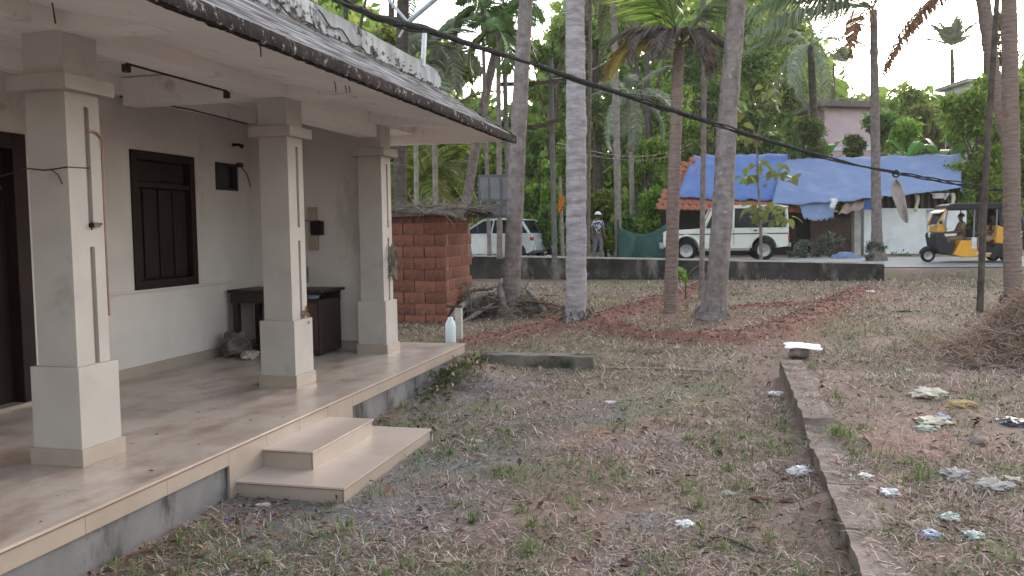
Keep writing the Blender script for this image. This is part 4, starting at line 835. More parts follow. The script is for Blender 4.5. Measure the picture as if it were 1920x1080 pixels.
# ------------------------------------------------------------------ dry fronds heaped at the blotchy palm, straw heap on the right
def dry_frond(label, uv, dz, az, el, L, droop, mat, seed):
    p = gp(*uv); o = link('dry_frond', frond(L, droop, mat, .6, seed, ragged=.35, n=30, leaf=.4, wid=.02)); o.location = p + Vector((0, 0, dz)); o.rotation_euler = (random.uniform(-.4, .4), -el, az); tag(o, label, 'dry frond', 'dry fronds round the blotchy palm')
for a_ in (('grey dry frond sloping down left from the palm foot towards the jug', (925, 590), .42, YAW + 3.4, -.05, 1.5, .4, PFD, 0), ('second dry frond under the sloping one beside the shed', (935, 598), .22, YAW + 3.6, -.05, 1.5, .2, PFD, 1), ('withered frond standing against the brick shed', (885, 600), .02, YAW + 1.9, 1.35, 1.15, 1.8, PFD, 2),
           ('bent frond tip leaning on the shed corner', (905, 598), .02, YAW + 2.4, 1.1, 1.1, 2.0, PFD, 3), ('dark frond fallen right of the blotchy palm foot', (985, 590), .25, YAW - .4, -.05, 1.1, .3, PFO, 4), ('broken frond pointing at the driveway from the palm foot', (940, 600), .3, YAW + 4.9, .0, 1.0, .5, PFD, 5), ('short frond lying along the heap toward the ringed palm', (1000, 600), .06, YAW + .1, .1, .8, .5, PFO, 6)): dry_frond(*a_)
def stem(label, pts, rads, mat):
    o = MB().tube(pts, rads, 7).build('palm_stalk', mat, smooth=True); tag(o, label, 'palm stalk', 'dry fronds round the blotchy palm')
q = lambda u, v, d: dep(u, v, d)
STK = M('grey_stalk', (.26, .23, .215), (.15, .13, .12), 6, .9, .3)
stem('thick grey stalk curving from the shed to the palm foot', [q(838, 606, 14.6), q(860, 578, 15.2), q(890, 556, 15.9), q(925, 548, 16.4)], [.03, .06, .07, .05], STK)
stem('pale cut stalk end standing in front of the palm foot', [q(945, 575, 15.6), q(938, 540, 15.9), q(942, 525, 16.1)], [.05, .07, .05], STK)
stem('dark stalk leaning on the right of the palm foot', [q(1030, 592, 15.2), q(1008, 565, 16), q(990, 545, 16.6)], [.03, .06, .04], BARK_M)
stem('lower grey stalk lying parallel under the thick one', [q(868, 604, 14.9), q(890, 590, 15.2), q(925, 570, 15.9)], [.03, .045, .03], STK)
a = gp(958, 588); V = straw_cloud(2400, lambda: (lambda X, Y: (X, Y, gz(X, Y) + abs(random.gauss(0, .17)) * math.exp(-((X - a.x) / .9) ** 2)))(a.x + random.gauss(-.2, .65), a.y + random.gauss(-.15, .35)), lambda: (random.gauss(0, 1), random.gauss(0, 1), random.gauss(.1, .4)), (.1, .4), (.004, .014))
o = link('frond_litter', quads('frond_litter', V, PFD)); tag(o, 'dry leaf fragments heaped round the foot of the blotchy palm', 'leaf litter', kind='stuff')
# heap on the right
hc = gp(2015, 690); heap = empty('brush_heap', hc, 'big heap of dry straw and palm brush at the right edge of the yard', 'heap')
def heap_h(x, y): return 1.15 * math.exp(-((x - .25) / .95) ** 2 - ((y - .6) / 1.1) ** 2) + .1 * mnoise.noise(Vector((x * 3, y * 3, 0)))
b = MB(); b.grid(lambda i, j: (lambda x, y: (x, y, max(-.1, heap_h(x, y) - .06)))(-2.0 + 4.6 * i, -1.6 + 4.4 * j), 36, 36); b.build('heap_core', M('heap_soil', (.10, .065, .05), (.05, .035, .03), 7, .95, .5), heap, False)
def hp():
    x, y = random.gauss(.05, .72), random.gauss(.35, .75); return (x, y, heap_h(x, y) + random.random() * .05 - .03)
for nm, n_, mt in (('straw', 7500, STRAW), ('orange_straw', 6000, STRAWO), ('grey_brush', 4500, STRAW)):
    V = straw_cloud(n_, hp, lambda: (random.gauss(0, 1), random.gauss(-.2, 1), random.gauss(.15, .45)), (.06, .28), (.002, .006)); o = link(nm, quads(nm, V, mt), heap); o['kind'] = 'stuff'
for k, (az, el) in enumerate(((2.6, .1), (3.5, .25), (4.2, .1), (1.9, .35), (5.2, .2))): link('frond', frond(1.3, .6, PFD, .5, k, ragged=.35, n=30, leaf=.35, wid=.02), heap, loc=(.2, .3, .78), rot=(.3, -el + .6, az))

# ------------------------------------------------------------------ cable
D0 = [(590, -25, 7.5), (700, 30, 8.3), (800, 55, 9.0), (900, 89, 9.8), (1000, 120, 10.6), (1100, 155, 11.4), (1200, 187, 12.1), (1300, 219, 12.9), (1400, 251, 13.6), (1500, 281, 14.4), (1600, 308, 15.1), (1680, 324, 15.7), (1760, 338, 16.3), (1850, 352, 17.0), (1930, 362, 17.6), (2100, 380, 19)]
cp = [dep(*q_) for q_ in D0]
cable = empty('cable', cp[8], 'thick black bundled cable sagging across the yard from roof to right-hand palm', 'cable')
def cabpt(t):
    f = t * (len(cp) - 1); i = min(int(f), len(cp) - 2); return cp[i].lerp(cp[i + 1], f - i)
NN = 150; strands = []
for k in range(3):
    pts = []
    for i in range(NN + 1):
        t = i / NN; p_ = cabpt(t); r_ = .022 * (1 + .5 * math.sin(t * 17)) ; a_ = t * 60 + k * 2.1; pts.append(p_ + Vector((0, .0, 0)) + Vector((CY, SY, 0)) * math.cos(a_) * r_ * .6 + Vector((0, 0, 1)) * (math.sin(a_) * r_ - .012 * (k == 2) * (1 + math.sin(t * 23))))
    MB().tube(pts, .013, 6).build('strand', CABLEM, cable)
for t0, t1 in ((.05, .23), (.27, .40), (.42, .48), (.52, .62)):
    MB().tube([cabpt(t0 + (t1 - t0) * k / 20) for k in range(21)], [.032 + .004 * math.sin(k * 2.1) for k in range(21)], 7).build('wrapping', CABLEM, cable)
pr = dep(1680, 326, 15.65); b = MB(); b.tube([pr + Vector((CY * math.cos(a_) * .055, SY * math.cos(a_) * .055, math.sin(a_) * .06)) for a_ in np.linspace(0, 6.283, 17)], .016, 6); b.build('ring', BLACK, cable)
b = MB(); ax = [(1680, 336), (1681, 350), (1685, 370), (1691, 390), (1697, 410), (1700, 418)]; wx = [3, 12, 12, 10, 7, 2.5]
def hang_fn(i, j):
    f = j * 5; k = min(int(f), 4); f -= k; u = ax[k][0] + (ax[k + 1][0] - ax[k][0]) * f; v = ax[k][1] + (ax[k + 1][1] - ax[k][1]) * f; w_ = wx[k] + (wx[k + 1] - wx[k]) * f
    return dep(u + (i - .5) * 2 * w_, v, 15.65 + .05 * math.cos((i - .5) * 5) + .02 * math.sin(j * 9))
b.grid(hang_fn, 6, 16); o = b.build('palm_sheath', M('grey_sheath', (.36, .31, .30), (.24, .20, .20), 9, .85, .3, stretch=(6, 6, .6)), smooth=True); sm = o.modifiers.new('thick', 'SOLIDIFY'); sm.thickness = .012; tag(o, 'grey torn sheath dangling from the ring on the black cable', 'sheath')

# ------------------------------------------------------------------ across the road: houses
LIMEW = M('limewash', (.66, .68, .70), (.56, .58, .60), 2, .9, .15, .2, dirt=(.33, .31, .28), dirt_scale=1.6, dirt_lo=.62, dirt_hi=.8)
TARP = M('blue_tarp', (.17, .23, .39), (.20, .255, .40), 1.3, .85, .3, .05, bscale=7, dist=.05, dirt=(.26, .30, .42), dirt_scale=1.2, dirt_lo=.5, dirt_hi=.75)
TARPD = M('bright_blue_tarp', (.08, .14, .36), (.11, .18, .38), 1.6, .6, .3, .2, bscale=5, dist=.04)
RTILE = M('clay_tile', (.36, .13, .075), (.24, .085, .055), 5, .85, .2, .2, dirt=(.10, .06, .05), dirt_scale=7, dirt_lo=.6, dirt_hi=.75)
DARKIN = M('interior_shade_paint', (.02, .018, .018), (.035, .028, .026), 3, .9, .1)  # shade inside the openings put into a near-black colour
def face(name, uvd, mat, parent, th=.12, back=None):
    V = [dep(*q_) for q_ in uvd]; c = sum(V, Vector()) / len(V); nrm = (V[1] - V[0]).cross(V[2] - V[0]).normalized()
    if nrm.dot(CAM - c) > 0: nrm = -nrm
    n = len(V); b = MB().add(V + [v + nrm * th for v in V], [tuple(range(n)), tuple(range(2 * n - 1, n - 1, -1))] + [(i, i + n, (i + 1) % n + n, (i + 1) % n) for i in range(n)])
    return b.build(name, mat, parent)
hB = dep(1560, 492, 33); hou = empty('tarp_house', hB, 'low roadside shop house with white wall and clay tile roof under blue tarpaulins', 'house')
face('front_wall', [(1652, 496, 33), (1812, 498, 33), (1812, 392, 33), (1652, 390, 33)], LIMEW, hou)
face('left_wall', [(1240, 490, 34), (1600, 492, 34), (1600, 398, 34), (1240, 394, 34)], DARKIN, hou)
face('gate_post', [(1602, 492, 32.6), (1614, 492, 32.6), (1614, 394, 32.6), (1602, 394, 32.6)], COPE, hou, .3); face('gate_post', [(1620, 492, 32.8), (1634, 492, 32.8), (1634, 394, 32.8), (1620, 394, 32.8)], LIMEW, hou, .3)
face('shop_shutter', [(1520, 492, 33.6), (1602, 492, 33.6), (1602, 408, 33.6), (1520, 408, 33.6)], M('rusty_shutter', (.13, .075, .06), (.07, .045, .04), 5, .8, .2), hou, .06)
face('opening_shade_panel', [(1648, 392, 33.3), (1812, 392, 33.3), (1812, 360, 33.3), (1648, 360, 33.3)], DARKIN, hou)  # solid panel, the shade of the slit painted on it
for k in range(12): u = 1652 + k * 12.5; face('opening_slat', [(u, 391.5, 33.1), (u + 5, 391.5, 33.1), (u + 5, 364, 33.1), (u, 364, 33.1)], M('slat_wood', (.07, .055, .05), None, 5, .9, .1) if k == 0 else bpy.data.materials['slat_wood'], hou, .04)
face('stained_panel', [(1742, 470, 32.96), (1772, 470, 32.96), (1776, 393, 32.96), (1738, 393, 32.96)], M('stained_white', (.42, .38, .33), (.60, .58, .55), 3, .9, .2, stretch=(3, 3, .5), dirt=(.14, .11, .09), dirt_scale=2.2, dirt_lo=.5, dirt_hi=.65), hou, .03)
# roof planes
def rp(u, f, left=True):   # point of left roof plane
    ue = u; v0 = 392 + (u - 1240) * .02; v1 = 293 + (u - 1240) * .0
    return dep(u, v0 + (v1 - v0) * f, 32.2 + 3.2 * f)
b = MB(); b.add([rp(1225, 0), rp(1500, 0), rp(1480, 1), rp(1296, 1)], [(0, 1, 2, 3)]); ro = b.build('roof_base', M('roof_batten', (.09, .05, .04), None, 5, .9, .1), hou)
tb = MB(); tb.grid(lambda i, j: ((i - .5) * .25, .42 * (j - .5), .035 * math.sin(i * 3.14) + .03 * (j - .5) * -1), 4, 1); tb.add([(-.125, -.21, .015), (.125, -.21, .015), (.125, -.21, -.01), (-.125, -.21, -.01)], [(0, 1, 2, 3)]); tm = tb.mesh('roof_tile', RTILE)
ru = (rp(1400, 0) - rp(1300, 0)).normalized(); rv = (rp(1350, 1) - rp(1350, 0)); rlen = rv.length; rv = (rv - ru * rv.dot(ru)).normalized(); rn = ru.cross(rv); RM = Matrix((ru, rv, rn)).transposed()
rows = int(rlen / .34); o0 = rp(1300, 0)
for r_ in range(rows):
    for c_ in range(-12, 26):
        pos = o0 + ru * (c_ * .25 + (.12 if r_ % 2 else 0)) + rv * (r_ * .34 + .1) + rn * .04
        X_, D_ = plan(pos.x, pos.y); u_ = 960 + X_ / D_ * F; f_ = (r_ + .3) / rows; le = 1238 + 60 * f_; ri = 1293 + 22 * f_ if r_ >= 2 else 1500
        if le - 6 < u_ < ri + 8:
            o = link('roof_tile', tm, hou, True if False else False); M4 = wm(hou).inverted() @ (Matrix.Translation(pos + rn * random.uniform(0, .02)) @ (RM @ Matrix.Rotation(random.gauss(0, .03), 3, 'Z')).to_4x4()); o.matrix_basis = M4
# tarps lie on the roofs
def tarp(name, label, corners, mat, seed, sag=.05, nu=40, nv=16, wr=.05):
    C_ = [dep(*q_) for q_ in corners]; b = MB(); nr = (C_[1] - C_[0]).cross(C_[3] - C_[0]).normalized()
    if nr.dot(CAM - C_[0]) < 0: nr = -nr
    def fn(i, j):
        p_ = C_[0].lerp(C_[1], i).lerp(C_[3].lerp(C_[2], i), j)
        nr_ = .02 * (1 - abs(mnoise.noise(Vector((i * 30 + j * 9, j * 5 - i * 8, seed + 9))))) ** 6
        e = nr_ * 2 + wr * 1.3 * (.5 - abs(mnoise.noise(Vector((i * 9 + j * 4, j * 2.2 - i * 3, seed + 4))))) * .8 + wr * .5 * (mnoise.noise(Vector((i * 7 + j * 3, j * 9 - i * 2, seed))) + .5 * mnoise.noise(Vector((i * 17, j * 20 + i * 9, seed))))
        edge = .10 * mnoise.noise(Vector((i * 11, seed, 3))) * (j == 0) + .05 * mnoise.noise(Vector((i * 9, seed, 7))) * (j == 1)
        return p_ + nr * (.06 + e) + Vector((0, 0, edge - sag * math.sin(i * 3.14) * (1 - j)))
    b.grid(fn, nu, nv); o = b.build(name, mat, smooth=True); sm = o.modifiers.new('thick', 'SOLIDIFY'); sm.thickness = .012; return tag(o, label, 'tarpaulin', 'blue tarpaulins on the roadside house')
tarp('tarpaulin', 'bright blue tarpaulin on the left tiled roof slope', [(1268, 372, 32.6), (1478, 378, 32.6), (1476, 292, 35.4), (1300, 294, 35.4)], TARPD, 1)
tarp('tarpaulin', 'large faded blue tarpaulin covering the right half of the roof', [(1446, 388, 31.9), (1802, 356, 31.9), (1800, 292, 35.0), (1468, 304, 35.0)], TARP, 2, .12, 60, 16, .08)
tarp('tarpaulin', 'small torn blue tarpaulin flap drooping over the left shop front', [(1505, 412, 31.8), (1562, 410, 31.8), (1560, 372, 32.2), (1495, 378, 32.2)], TARP, 3, .1, 16, 10, .07)
b = MB(); 
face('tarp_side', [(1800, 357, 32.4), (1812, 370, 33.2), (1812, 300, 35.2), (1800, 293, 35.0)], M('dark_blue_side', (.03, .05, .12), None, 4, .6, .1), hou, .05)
def rag(label, u, v0, v1, w_, mat, d=32.6):
    b = MB(); b.grid(lambda i, j: dep(u + (i - .5) * w_ * (1 - .4 * j) + 2 * math.sin(j * 5), v0 + (v1 - v0) * j, d - .05 * math.sin(i * 6)), 4, 6); o = b.build('torn_sheet', mat, smooth=True); sm = o.modifiers.new('thick', 'SOLIDIFY'); sm.thickness = .01; tag(o, label, 'plastic scrap', 'torn scraps under the tarpaulin eave')
rag('long pale torn strip hanging under the middle of the right tarpaulin', 1719, 364, 397, 9, CANV); rag('bunched white scrap hanging near the right end of the tarpaulin', 1762, 362, 372, 36, WPLAS); rag('short white scrap dangling at the far right of the eave', 1774, 362, 375, 4, WPLAS); rag('thin white scrap at the left of the dark eave slit', 1653, 366, 375, 3.5, WPLAS); rag('white sheet patch beside the brown awning', 1562, 372, 391, 14, WPLAS, 31.6); rag('ragged sheet at the right corner post of the shop', 1786, 362, 392, 9, CANV)
p0 = [dep(1572, 402, 31.4), dep(1618, 392, 31.4), dep(1622, 368, 32.4), dep(1588, 372, 32.4)]
b = MB(); b.grid(lambda i, j: p0[0].lerp(p0[1], i).lerp(p0[3].lerp(p0[2], i), j) + Vector((0, 0, .04 * math.sin(i * 14))), 18, 4); o = b.build('awning', M('brown_awning', (.20, .13, .11), (.30, .22, .19), 4, .8, .2)); sm = o.modifiers.new('thick', 'SOLIDIFY'); sm.thickness = .02; tag(o, 'brown corrugated awning above the shop gatepost', 'awning')
face_ = MB(); q0 = dep(1625, 390, 32.2); tag(MB().box((q0.x - .2, q0.y - .02, q0.z - .05), (q0.x + .18, q0.y + .02, q0.z + .4)).build('blue_panel', M('blue_plastic', (.03, .12, .42), None, 5, .4, .1)), 'small blue panel hung beside the slim road palm', 'panel')
for nm, u0, u1, v0, v1, mt, lab in (('tarp_bundle', 1558, 1612, 474, 492, TARP, 'folded blue sheet lying behind the boundary wall'),):
    q0 = dep((u0 + u1) / 2, v1, 28.5); crumple(nm, q0, (1.0, .5, .34), mt, lab, 'sheet', 11, 9, .3, rz=YAW)
# pink house and white balcony behind
PINK = M('pink_wall', (.58, .43, .46), (.50, .38, .41), 2, .9, .1)
pk = empty('pink_house', dep(1595, 440, 46), 'pink two-storey house with dark flat eave behind the blue tarpaulins', 'house')
face('wall', [(1546, 440, 46), (1645, 440, 46), (1645, 197, 46), (1546, 194, 46)], PINK, pk, 3); face('roof', [(1536, 198, 45.4), (1652, 201, 45.4), (1652, 190, 45.4), (1536, 187, 45.4)], M('eave_grey', (.16, .13, .13), None, 4, .9, .1), pk, 4)
face('string_course', [(1546, 282, 45.9), (1650, 282, 45.9), (1650, 276, 45.9), (1546, 276, 45.9)], LIMEW, pk, .1)
wq = face('window', [(1646, 304, 45.8), (1680, 304, 45.8), (1680, 282, 45.8), (1646, 282, 45.8)], M('window_brown', (.16, .08, .06), None, 4, .7, .1), pk, .1)
for u in (1650, 1668): face('pane', [(u, 302, 45.7), (u + 9, 302, 45.7), (u + 9, 284, 45.7), (u, 284, 45.7)], DGLASS, wq, .04)
wb = empty('white_house', dep(1825, 300, 52), 'white flat-roofed house just showing above the bushes on the right skyline', 'house')
face('wall', [(1818, 300, 52), (1866, 300, 52), (1866, 152, 52), (1818, 151, 52)], LIMEW, wb, 3); face('roof', [(1814, 153, 51.6), (1870, 154, 51.6), (1870, 147, 51.6), (1814, 146, 51.6)], COPE, wb, 4); wq = face('window', [(1832, 200, 51.9), (1850, 200, 51.9), (1850, 172, 51.9), (1832, 172, 51.9)], DKWOOD, wb, .1)
# shade net
NET = M('green_net', (.035, .085, .075), (.055, .12, .105), 5, .8, .2, .2)
b = MB(); b.grid(lambda i, j: dep(1160 + 92 * i, (425 + 18 * math.sin(i * 3.1) - 8 * i) * (1 - j) + 492 * j, 31.4 + .12 * math.sin(i * 13 + j * 3) * (.3 + j)), 36, 12); o = b.build('shade_net', NET, smooth=True); sm = o.modifiers.new('thick', 'SOLIDIFY'); sm.thickness = .01; tag(o, 'sagging green shade net strung left of the white jeep', 'net')
for u, lab in ((1158, 'wooden stake holding the left end of the green net'), (1252, 'wooden stake holding the right end of the green net')): tag(MB().tube([dep(u, 495, 31.5), dep(u + 1, 412, 31.5)], .04, 6).build('stake', BARK_D), lab, 'stake', 'net stakes')

# ------------------------------------------------------------------ electric double pole
ARMM = M('rusty_arm', (.03, .026, .024), (.05, .04, .035), 6, .95, .1, .03)
POLEM = M('pole_concrete', (.15, .14, .135), (.09, .085, .08), 5, .9, .2)
ep = empty('electric_pole', dep(950, 490, 22), 'twin-post electric pole with two cross arms behind the blotchy palm', 'electric pole')
for u0, u1, vt, px, d in ((956, 946, 120, 9, 22), (1040, 1032, 110, 10, 24)): MB().tube([dep(u0, 492, d), dep((u0 + u1) / 2, 300, d), dep(u1, vt, d)], [rad_at(px, d)] * 3, 8).build('post', POLEM, ep)
for v0, v1, u0, u1, vm in ((158, 152, 940, 1046, 157), (232, 226, 942, 1044, 240)):
    b = MB(); b.bar(dep(u0, v0, 22), dep(1000, vm, 22.8), .09, .1); b.bar(dep(1000, vm, 22.8), dep(u1, v1, 24), .09, .1); b.build('cross_arm', ARMM, ep)
for u, v in ((935, 150), (948, 147), (1034, 148)):
    q0 = dep(u, v, 22 if u < 1000 else 23.9); MB().tube([q0, q0 + Vector((0, 0, .08)), q0 + Vector((0, 0, .16)), q0 + Vector((0, 0, .26))], [.03, .06, .035, .05], 8).build('insulator', CEMENT, ep)
for (u0, v0, d0, u1, v1, d1) in ((935, 142, 22, 1160, 100, 40), (1034, 150, 24, 1600, 182, 40), (1044, 268, 24, 1300, 268, 40), (1040, 275, 24, 1300, 276, 40)):
    b = MB(); A_, B_ = dep(u0, v0, d0), dep(u1, v1, d1); b.tube([A_.lerp(B_, k / 12) - Vector((0, 0, .5 * math.sin(k / 12 * 3.14))) for k in range(13)], .012, 4); b.build('power_line', WIRE, ep)
b = MB(); b.grid(lambda i, j: dep(1047 + 11 * i * (1 - .3 * j), 368 + 28 * j, 25 + .06 * math.sin(i * 6 + j * 4)), 5, 8); o = b.build('orange_cloth', M('orange_cloth', (.55, .16, .03), (.40, .10, .02), 6, .8, .3)); sm = o.modifiers.new('thick', 'SOLIDIFY'); sm.thickness = .01; tag(o, 'orange cloth tied on a pole left of the ringed coconut palm', 'cloth')
tag(MB().tube([dep(1056, 492, 25.1), dep(1053, 420, 25.1), dep(1050, 330, 25.1)], [.06, .055, .04], 7).build('post', BARK_L), 'pale wooden post carrying the orange cloth', 'post')
crumple('white_stone', dep(1029, 489, 25.4), (.3, .25, .18), COPE, 'white stone resting on the boundary wall left of the ringed palm', 'stone', 13, 7, .15)

# ------------------------------------------------------------------ vehicles
PAINTW = M('cream_paint', (.62, .62, .57), (.58, .58, .53), 3, .3, 0, .5, dirt=(.42, .38, .32), dirt_scale=2, dirt_lo=.58, dirt_hi=.85)
SILVER = M('silver_paint', (.55, .56, .58), None, 3, .28, 0, .5, metal=.3)
RUBBER = M('rubber', (.014, .013, .013), None, 8, .85, .1); RIM = M('rim_steel', (.30, .30, .31), None, 5, .4, 0, .5, metal=.7); CHROME = M('bumper_grey', (.30, .30, .30), None, 5, .4, 0)
VGLASS = M('vehicle_glass', (.010, .012, .014), (.02, .024, .026), 2, .25, 0, .15); RED = M('lamp_red', (.45, .03, .025), None, 5, .25, 0); LAMP = M('lamp_clear', (.65, .66, .68), None, 5, .15, 0); YEL = M('yellow_paint', (.62, .30, .015), (.56, .26, .012), 3, .35, 0, .5)
AMB = M('lamp_amber', (.6, .22, .03), None, 5, .25, 0); HOOD = M('black_canvas', (.018, .018, .022), (.03, .03, .036), 4, .7, .15)
def wheel(root, x, y, r, w_, rim=RIM, z=None):
    z = r if z is None else z; b = MB()
    prof = [(r * .62, -w_ / 2), (r * .93, -w_ / 2), (r, -w_ * .3), (r, w_ * .3), (r * .93, w_ / 2), (r * .62, w_ / 2)]
    b.grid(lambda i, j: (x + prof[int(round(j * 5))][0] * math.cos(i * 6.2832), y + prof[int(round(j * 5))][1], z + prof[int(round(j * 5))][0] * math.sin(i * 6.2832)), 22, 5); o = b.build('wheel', RUBBER, root, False, True)
    b = MB(); n = 16
    for sgn in (-1, 1):
        yy_ = y + sgn * w_ * .28; ring = [(x + r * .62 * math.cos(k * 6.2832 / n), y + sgn * w_ * .42, z + r * .62 * math.sin(k * 6.2832 / n)) for k in range(n)]; ring2 = [(x + r * .2 * math.cos(k * 6.2832 / n), yy_, z + r * .2 * math.sin(k * 6.2832 / n)) for k in range(n)]; hub = [(x + r * .14 * math.cos(k * 6.2832 / n), y + sgn * w_ * .46, z + r * .14 * math.sin(k * 6.2832 / n)) for k in range(n)]
        b.add(ring + ring2 + hub, [(k, (k + 1) % n, n + (k + 1) % n, n + k) for k in range(n)] + [(n + k, n + (k + 1) % n, 2 * n + (k + 1) % n, 2 * n + k) for k in range(n)] + [tuple(range(2 * n, 3 * n))])
    b.build('rim', rim, o, False); return o
def arch(cx, r, z0, n=8): return [(cx + r * math.cos(math.pi * (1 - k / n)), z0 + r * math.sin(math.pi * (1 - k / n))) for k in range(n + 1)]
def jeep():
    g = dep(1358, 491, 28.6); g.z = float(base_z(g.x, g.y)) + .024
    R = empty('parked_jeep', g, 'white boxy jeep with black spare wheel parked across the road', 'jeep', rz=YAW - math.radians(9))
    W = .82; f, r_ = -1.28, 1.18
    low = [(-2.02, .52)] + [(-1.98, .46), (f - .40, .42)] + arch(f, .40, .42) + [(f + .40, .40), (r_ - .40, .40)] + arch(r_, .40, .42) + [(r_ + .40, .42), (1.92, .46), (1.95, .6), (1.95, 1.07), (-.72, 1.07), (-.78, 1.06), (-1.92, 1.0), (-2.02, .92)]
    b = MB(); b.prism(low, -W, W); body = b.build('body', PAINTW, R, False, bevel=.02)
    # cabin with pillars: roof, rails, pillars; glass between
    b = MB(); tw = .70
    def quadbar(a, c, w_=.07, d=.05):
        for sg in (-1, 1): b.bar((a[0], sg * a[2], a[1]), (c[0], sg * c[2], c[1]), d, w_)
    quadbar((-.72, 1.07, W - .04), (-.42, 1.72, tw), .09); quadbar((.22, 1.07, W - .03), (.24, 1.72, tw), .08); quadbar((1.05, 1.07, W - .03), (1.05, 1.72, tw), .1); quadbar((1.90, 1.07, W - .03), (1.86, 1.72, tw), .14)
    b.build('pillar', PAINTW, R, False)
    b = MB(); b.prism([(-.50, 1.70), (-.42, 1.76), (.2, 1.80), (1.7, 1.80), (1.93, 1.75), (1.93, 1.70)], -tw - .05, tw + .05); b.build('roof', PAINTW, R, False, bevel=.02)
    for x0_, x1_ in ((-.66, .2), (.26, 1.02), (1.09, 1.86)):
        for sg in (-1, 1): MB().add([(x0_ if x0_ > -.6 else -.70, sg * (W - .05), 1.07), (x1_, sg * (W - .05), 1.07), (x1_, sg * (tw - .02), 1.71), (x0_ if x0_ > -.6 else -.43, sg * (tw - .02), 1.71)], [(0, 1, 2, 3)]).build('side_window', VGLASS, R, False)
    MB().add([(-.71, -W + .06, 1.07), (-.71, W - .06, 1.07), (-.43, tw - .02, 1.71), (-.43, -tw + .02, 1.71)], [(0, 1, 2, 3)]).build('windscreen', VGLASS, R, False)
    MB().add([(1.93, -W + .1, 1.1), (1.93, W - .1, 1.1), (1.90, tw - .05, 1.7), (1.90, -tw + .05, 1.7)], [(0, 1, 2, 3)]).build('rear_window', VGLASS, R, False)
    MB().box((-1.9, -W - .008, .86), (1.92, -W + .01, .895)).build('side_stripe', HOOD, R, False)
    for x in (.23, 1.06): MB().box((x - .006, -W - .003, .5), (x + .006, -W + .01, 1.06)).build('door_gap', HOOD, R, False)
    for x in (.08, .92): MB().box((x - .07, -W - .02, .96), (x + .05, -W, 1.0)).build('door_handle', HOOD, R, False)
    b = MB()
    for cx in (f, r_):
        pts = arch(cx, .43, .42, 10); b.tube([(p_[0], -W + .01, p_[1]) for p_ in pts], .045, 6); b.tube([(p_[0], W - .01, p_[1]) for p_ in pts], .045, 6)
    b.build('wheel_arch', PAINTW, R, False, True)
    b = MB(); b.box((-2.14, -W, .42), (-2.0, W, .60)); b.box((1.94, -W, .44), (2.02, W, .58)); b.build('bumper', CHROME, R, False, bevel=.02)
    MB().box((-.9, -W - .07, .34), (.72, -W + .04, .39)).build('foot_board', CHROME, R, False)
    for sg in (-1, 1):
        MB().box((1.93, sg * W - .1 * (sg > 0) - .01 * (sg < 0), .62), (1.965, sg * W + .1 * (sg < 0) + .01 * (sg > 0), .88)).build('tail_light', RED, R, False)
        MB().box((-2.035, sg * .62 - .1, .66), (-2.0, sg * .62 + .1, .84)).build('headlight', LAMP, R, False, bevel=.02)
        MB().box((-.62, sg * (W + .02), 1.08), (-.52, sg * (W + .18), 1.24)).build('mirror', HOOD, R, False, bevel=.02)
    MB().box((-2.04, -.4, .64), (-2.02, .4, .86)).build('grille', HOOD, R, False)
    for x in (f, r_):
        for y in (-.68, .68): wheel(R, x, y, .345, .2)
    sp_ = wheel(R, 0, 0, .32, .2); sp_.name = 'spare_wheel'; sp_.rotation_euler = (0, 0, math.pi / 2); sp_.location = (2.1, -.25, .55)
    b = MB(); b.prism(arch(0, .2, 0), 0, .05); 
jeep()
def hatch():
    g = dep(928, 492, 31.5); g.z = float(base_z(g.x, g.y)) + .024
    R = empty('parked_car', g, 'silver hatchback parked beyond the boundary wall behind the blotchy palm', 'car', rz=YAW - math.radians(24))
    W = .82; f, r_ = -1.2, 1.25
    low = [(-1.85, .35), (f - .36, .25)] + arch(f, .35, .27) + [(f + .36, .24), (r_ - .36, .24)] + arch(r_, .35, .27) + [(r_ + .36, .25), (1.86, .36), (1.9, .6), (1.85, .92), (1.78, .98), (-.85, .98), (-1.6, .86), (-1.85, .66)]
    b = MB(); b.prism(low, -W, W); b.build('body', SILVER, R, False, bevel=.05)
    b = MB(); tw = .62; y0 = W - .05
    P0 = [(-.95, .97, y0), (1.78, .97, y0), (1.35, 1.44, tw), (.6, 1.5, tw), (-.15, 1.46, tw)]
    V = [(x, -y, z) for x, z, y in P0] + [(x, y, z) for x, z, y in P0]
    b.add(V, [(2, 3, 8, 7), (3, 4, 9, 8)]); b.build('roof', SILVER, R, False)
    for sg in (-1, 1):
        MB().add([(x, sg * y, z) for x, z, y in P0], [(0, 1, 2, 3, 4)]).build('side_window', VGLASS, R, False)
        b = MB()
        for (x0_, z0_, x1_, z1_, w_) in ((-.95, .97, -.15, 1.46, .07), (.25, .97, .3, 1.49, .07), (1.2, .97, 1.05, 1.47, .16), (1.72, .97, 1.35, 1.44, .09), (-.15, 1.46, .6, 1.5, .06), (.6, 1.5, 1.35, 1.44, .06)):
            yy = lambda z: y0 + (tw - y0) * (z - .97) / .5 + .008
            b.bar((x0_, sg * yy(z0_), z0_), (x1_, sg * yy(z1_), z1_), .03, w_)
        b.build('pillar', SILVER, R, False)
        MB().box((1.76, sg * .8 - .05, .72), (1.89, sg * .8 + .030, .84)).build('tail_light', RED, R, False, bevel=.02)
    MB().add([V[1], V[6], V[7], V[2]], [(0, 1, 2, 3)]).build('rear_window', VGLASS, R, False); MB().add([V[0], V[5], V[9], V[4]], [(0, 1, 2, 3)]).build('windscreen', VGLASS, R, False)
    MB().box((1.86, -.78, .36), (1.96, .78, .56)).build('bumper', SILVER, R, False, bevel=.03); MB().box((1.895, -.26, .64), (1.91, .26, .76)).build('number_plate', WPLAS, R, False)
    for x in (f, r_):
        for y in (-.7, .7): wheel(R, x, y, .29, .18)
hatch()
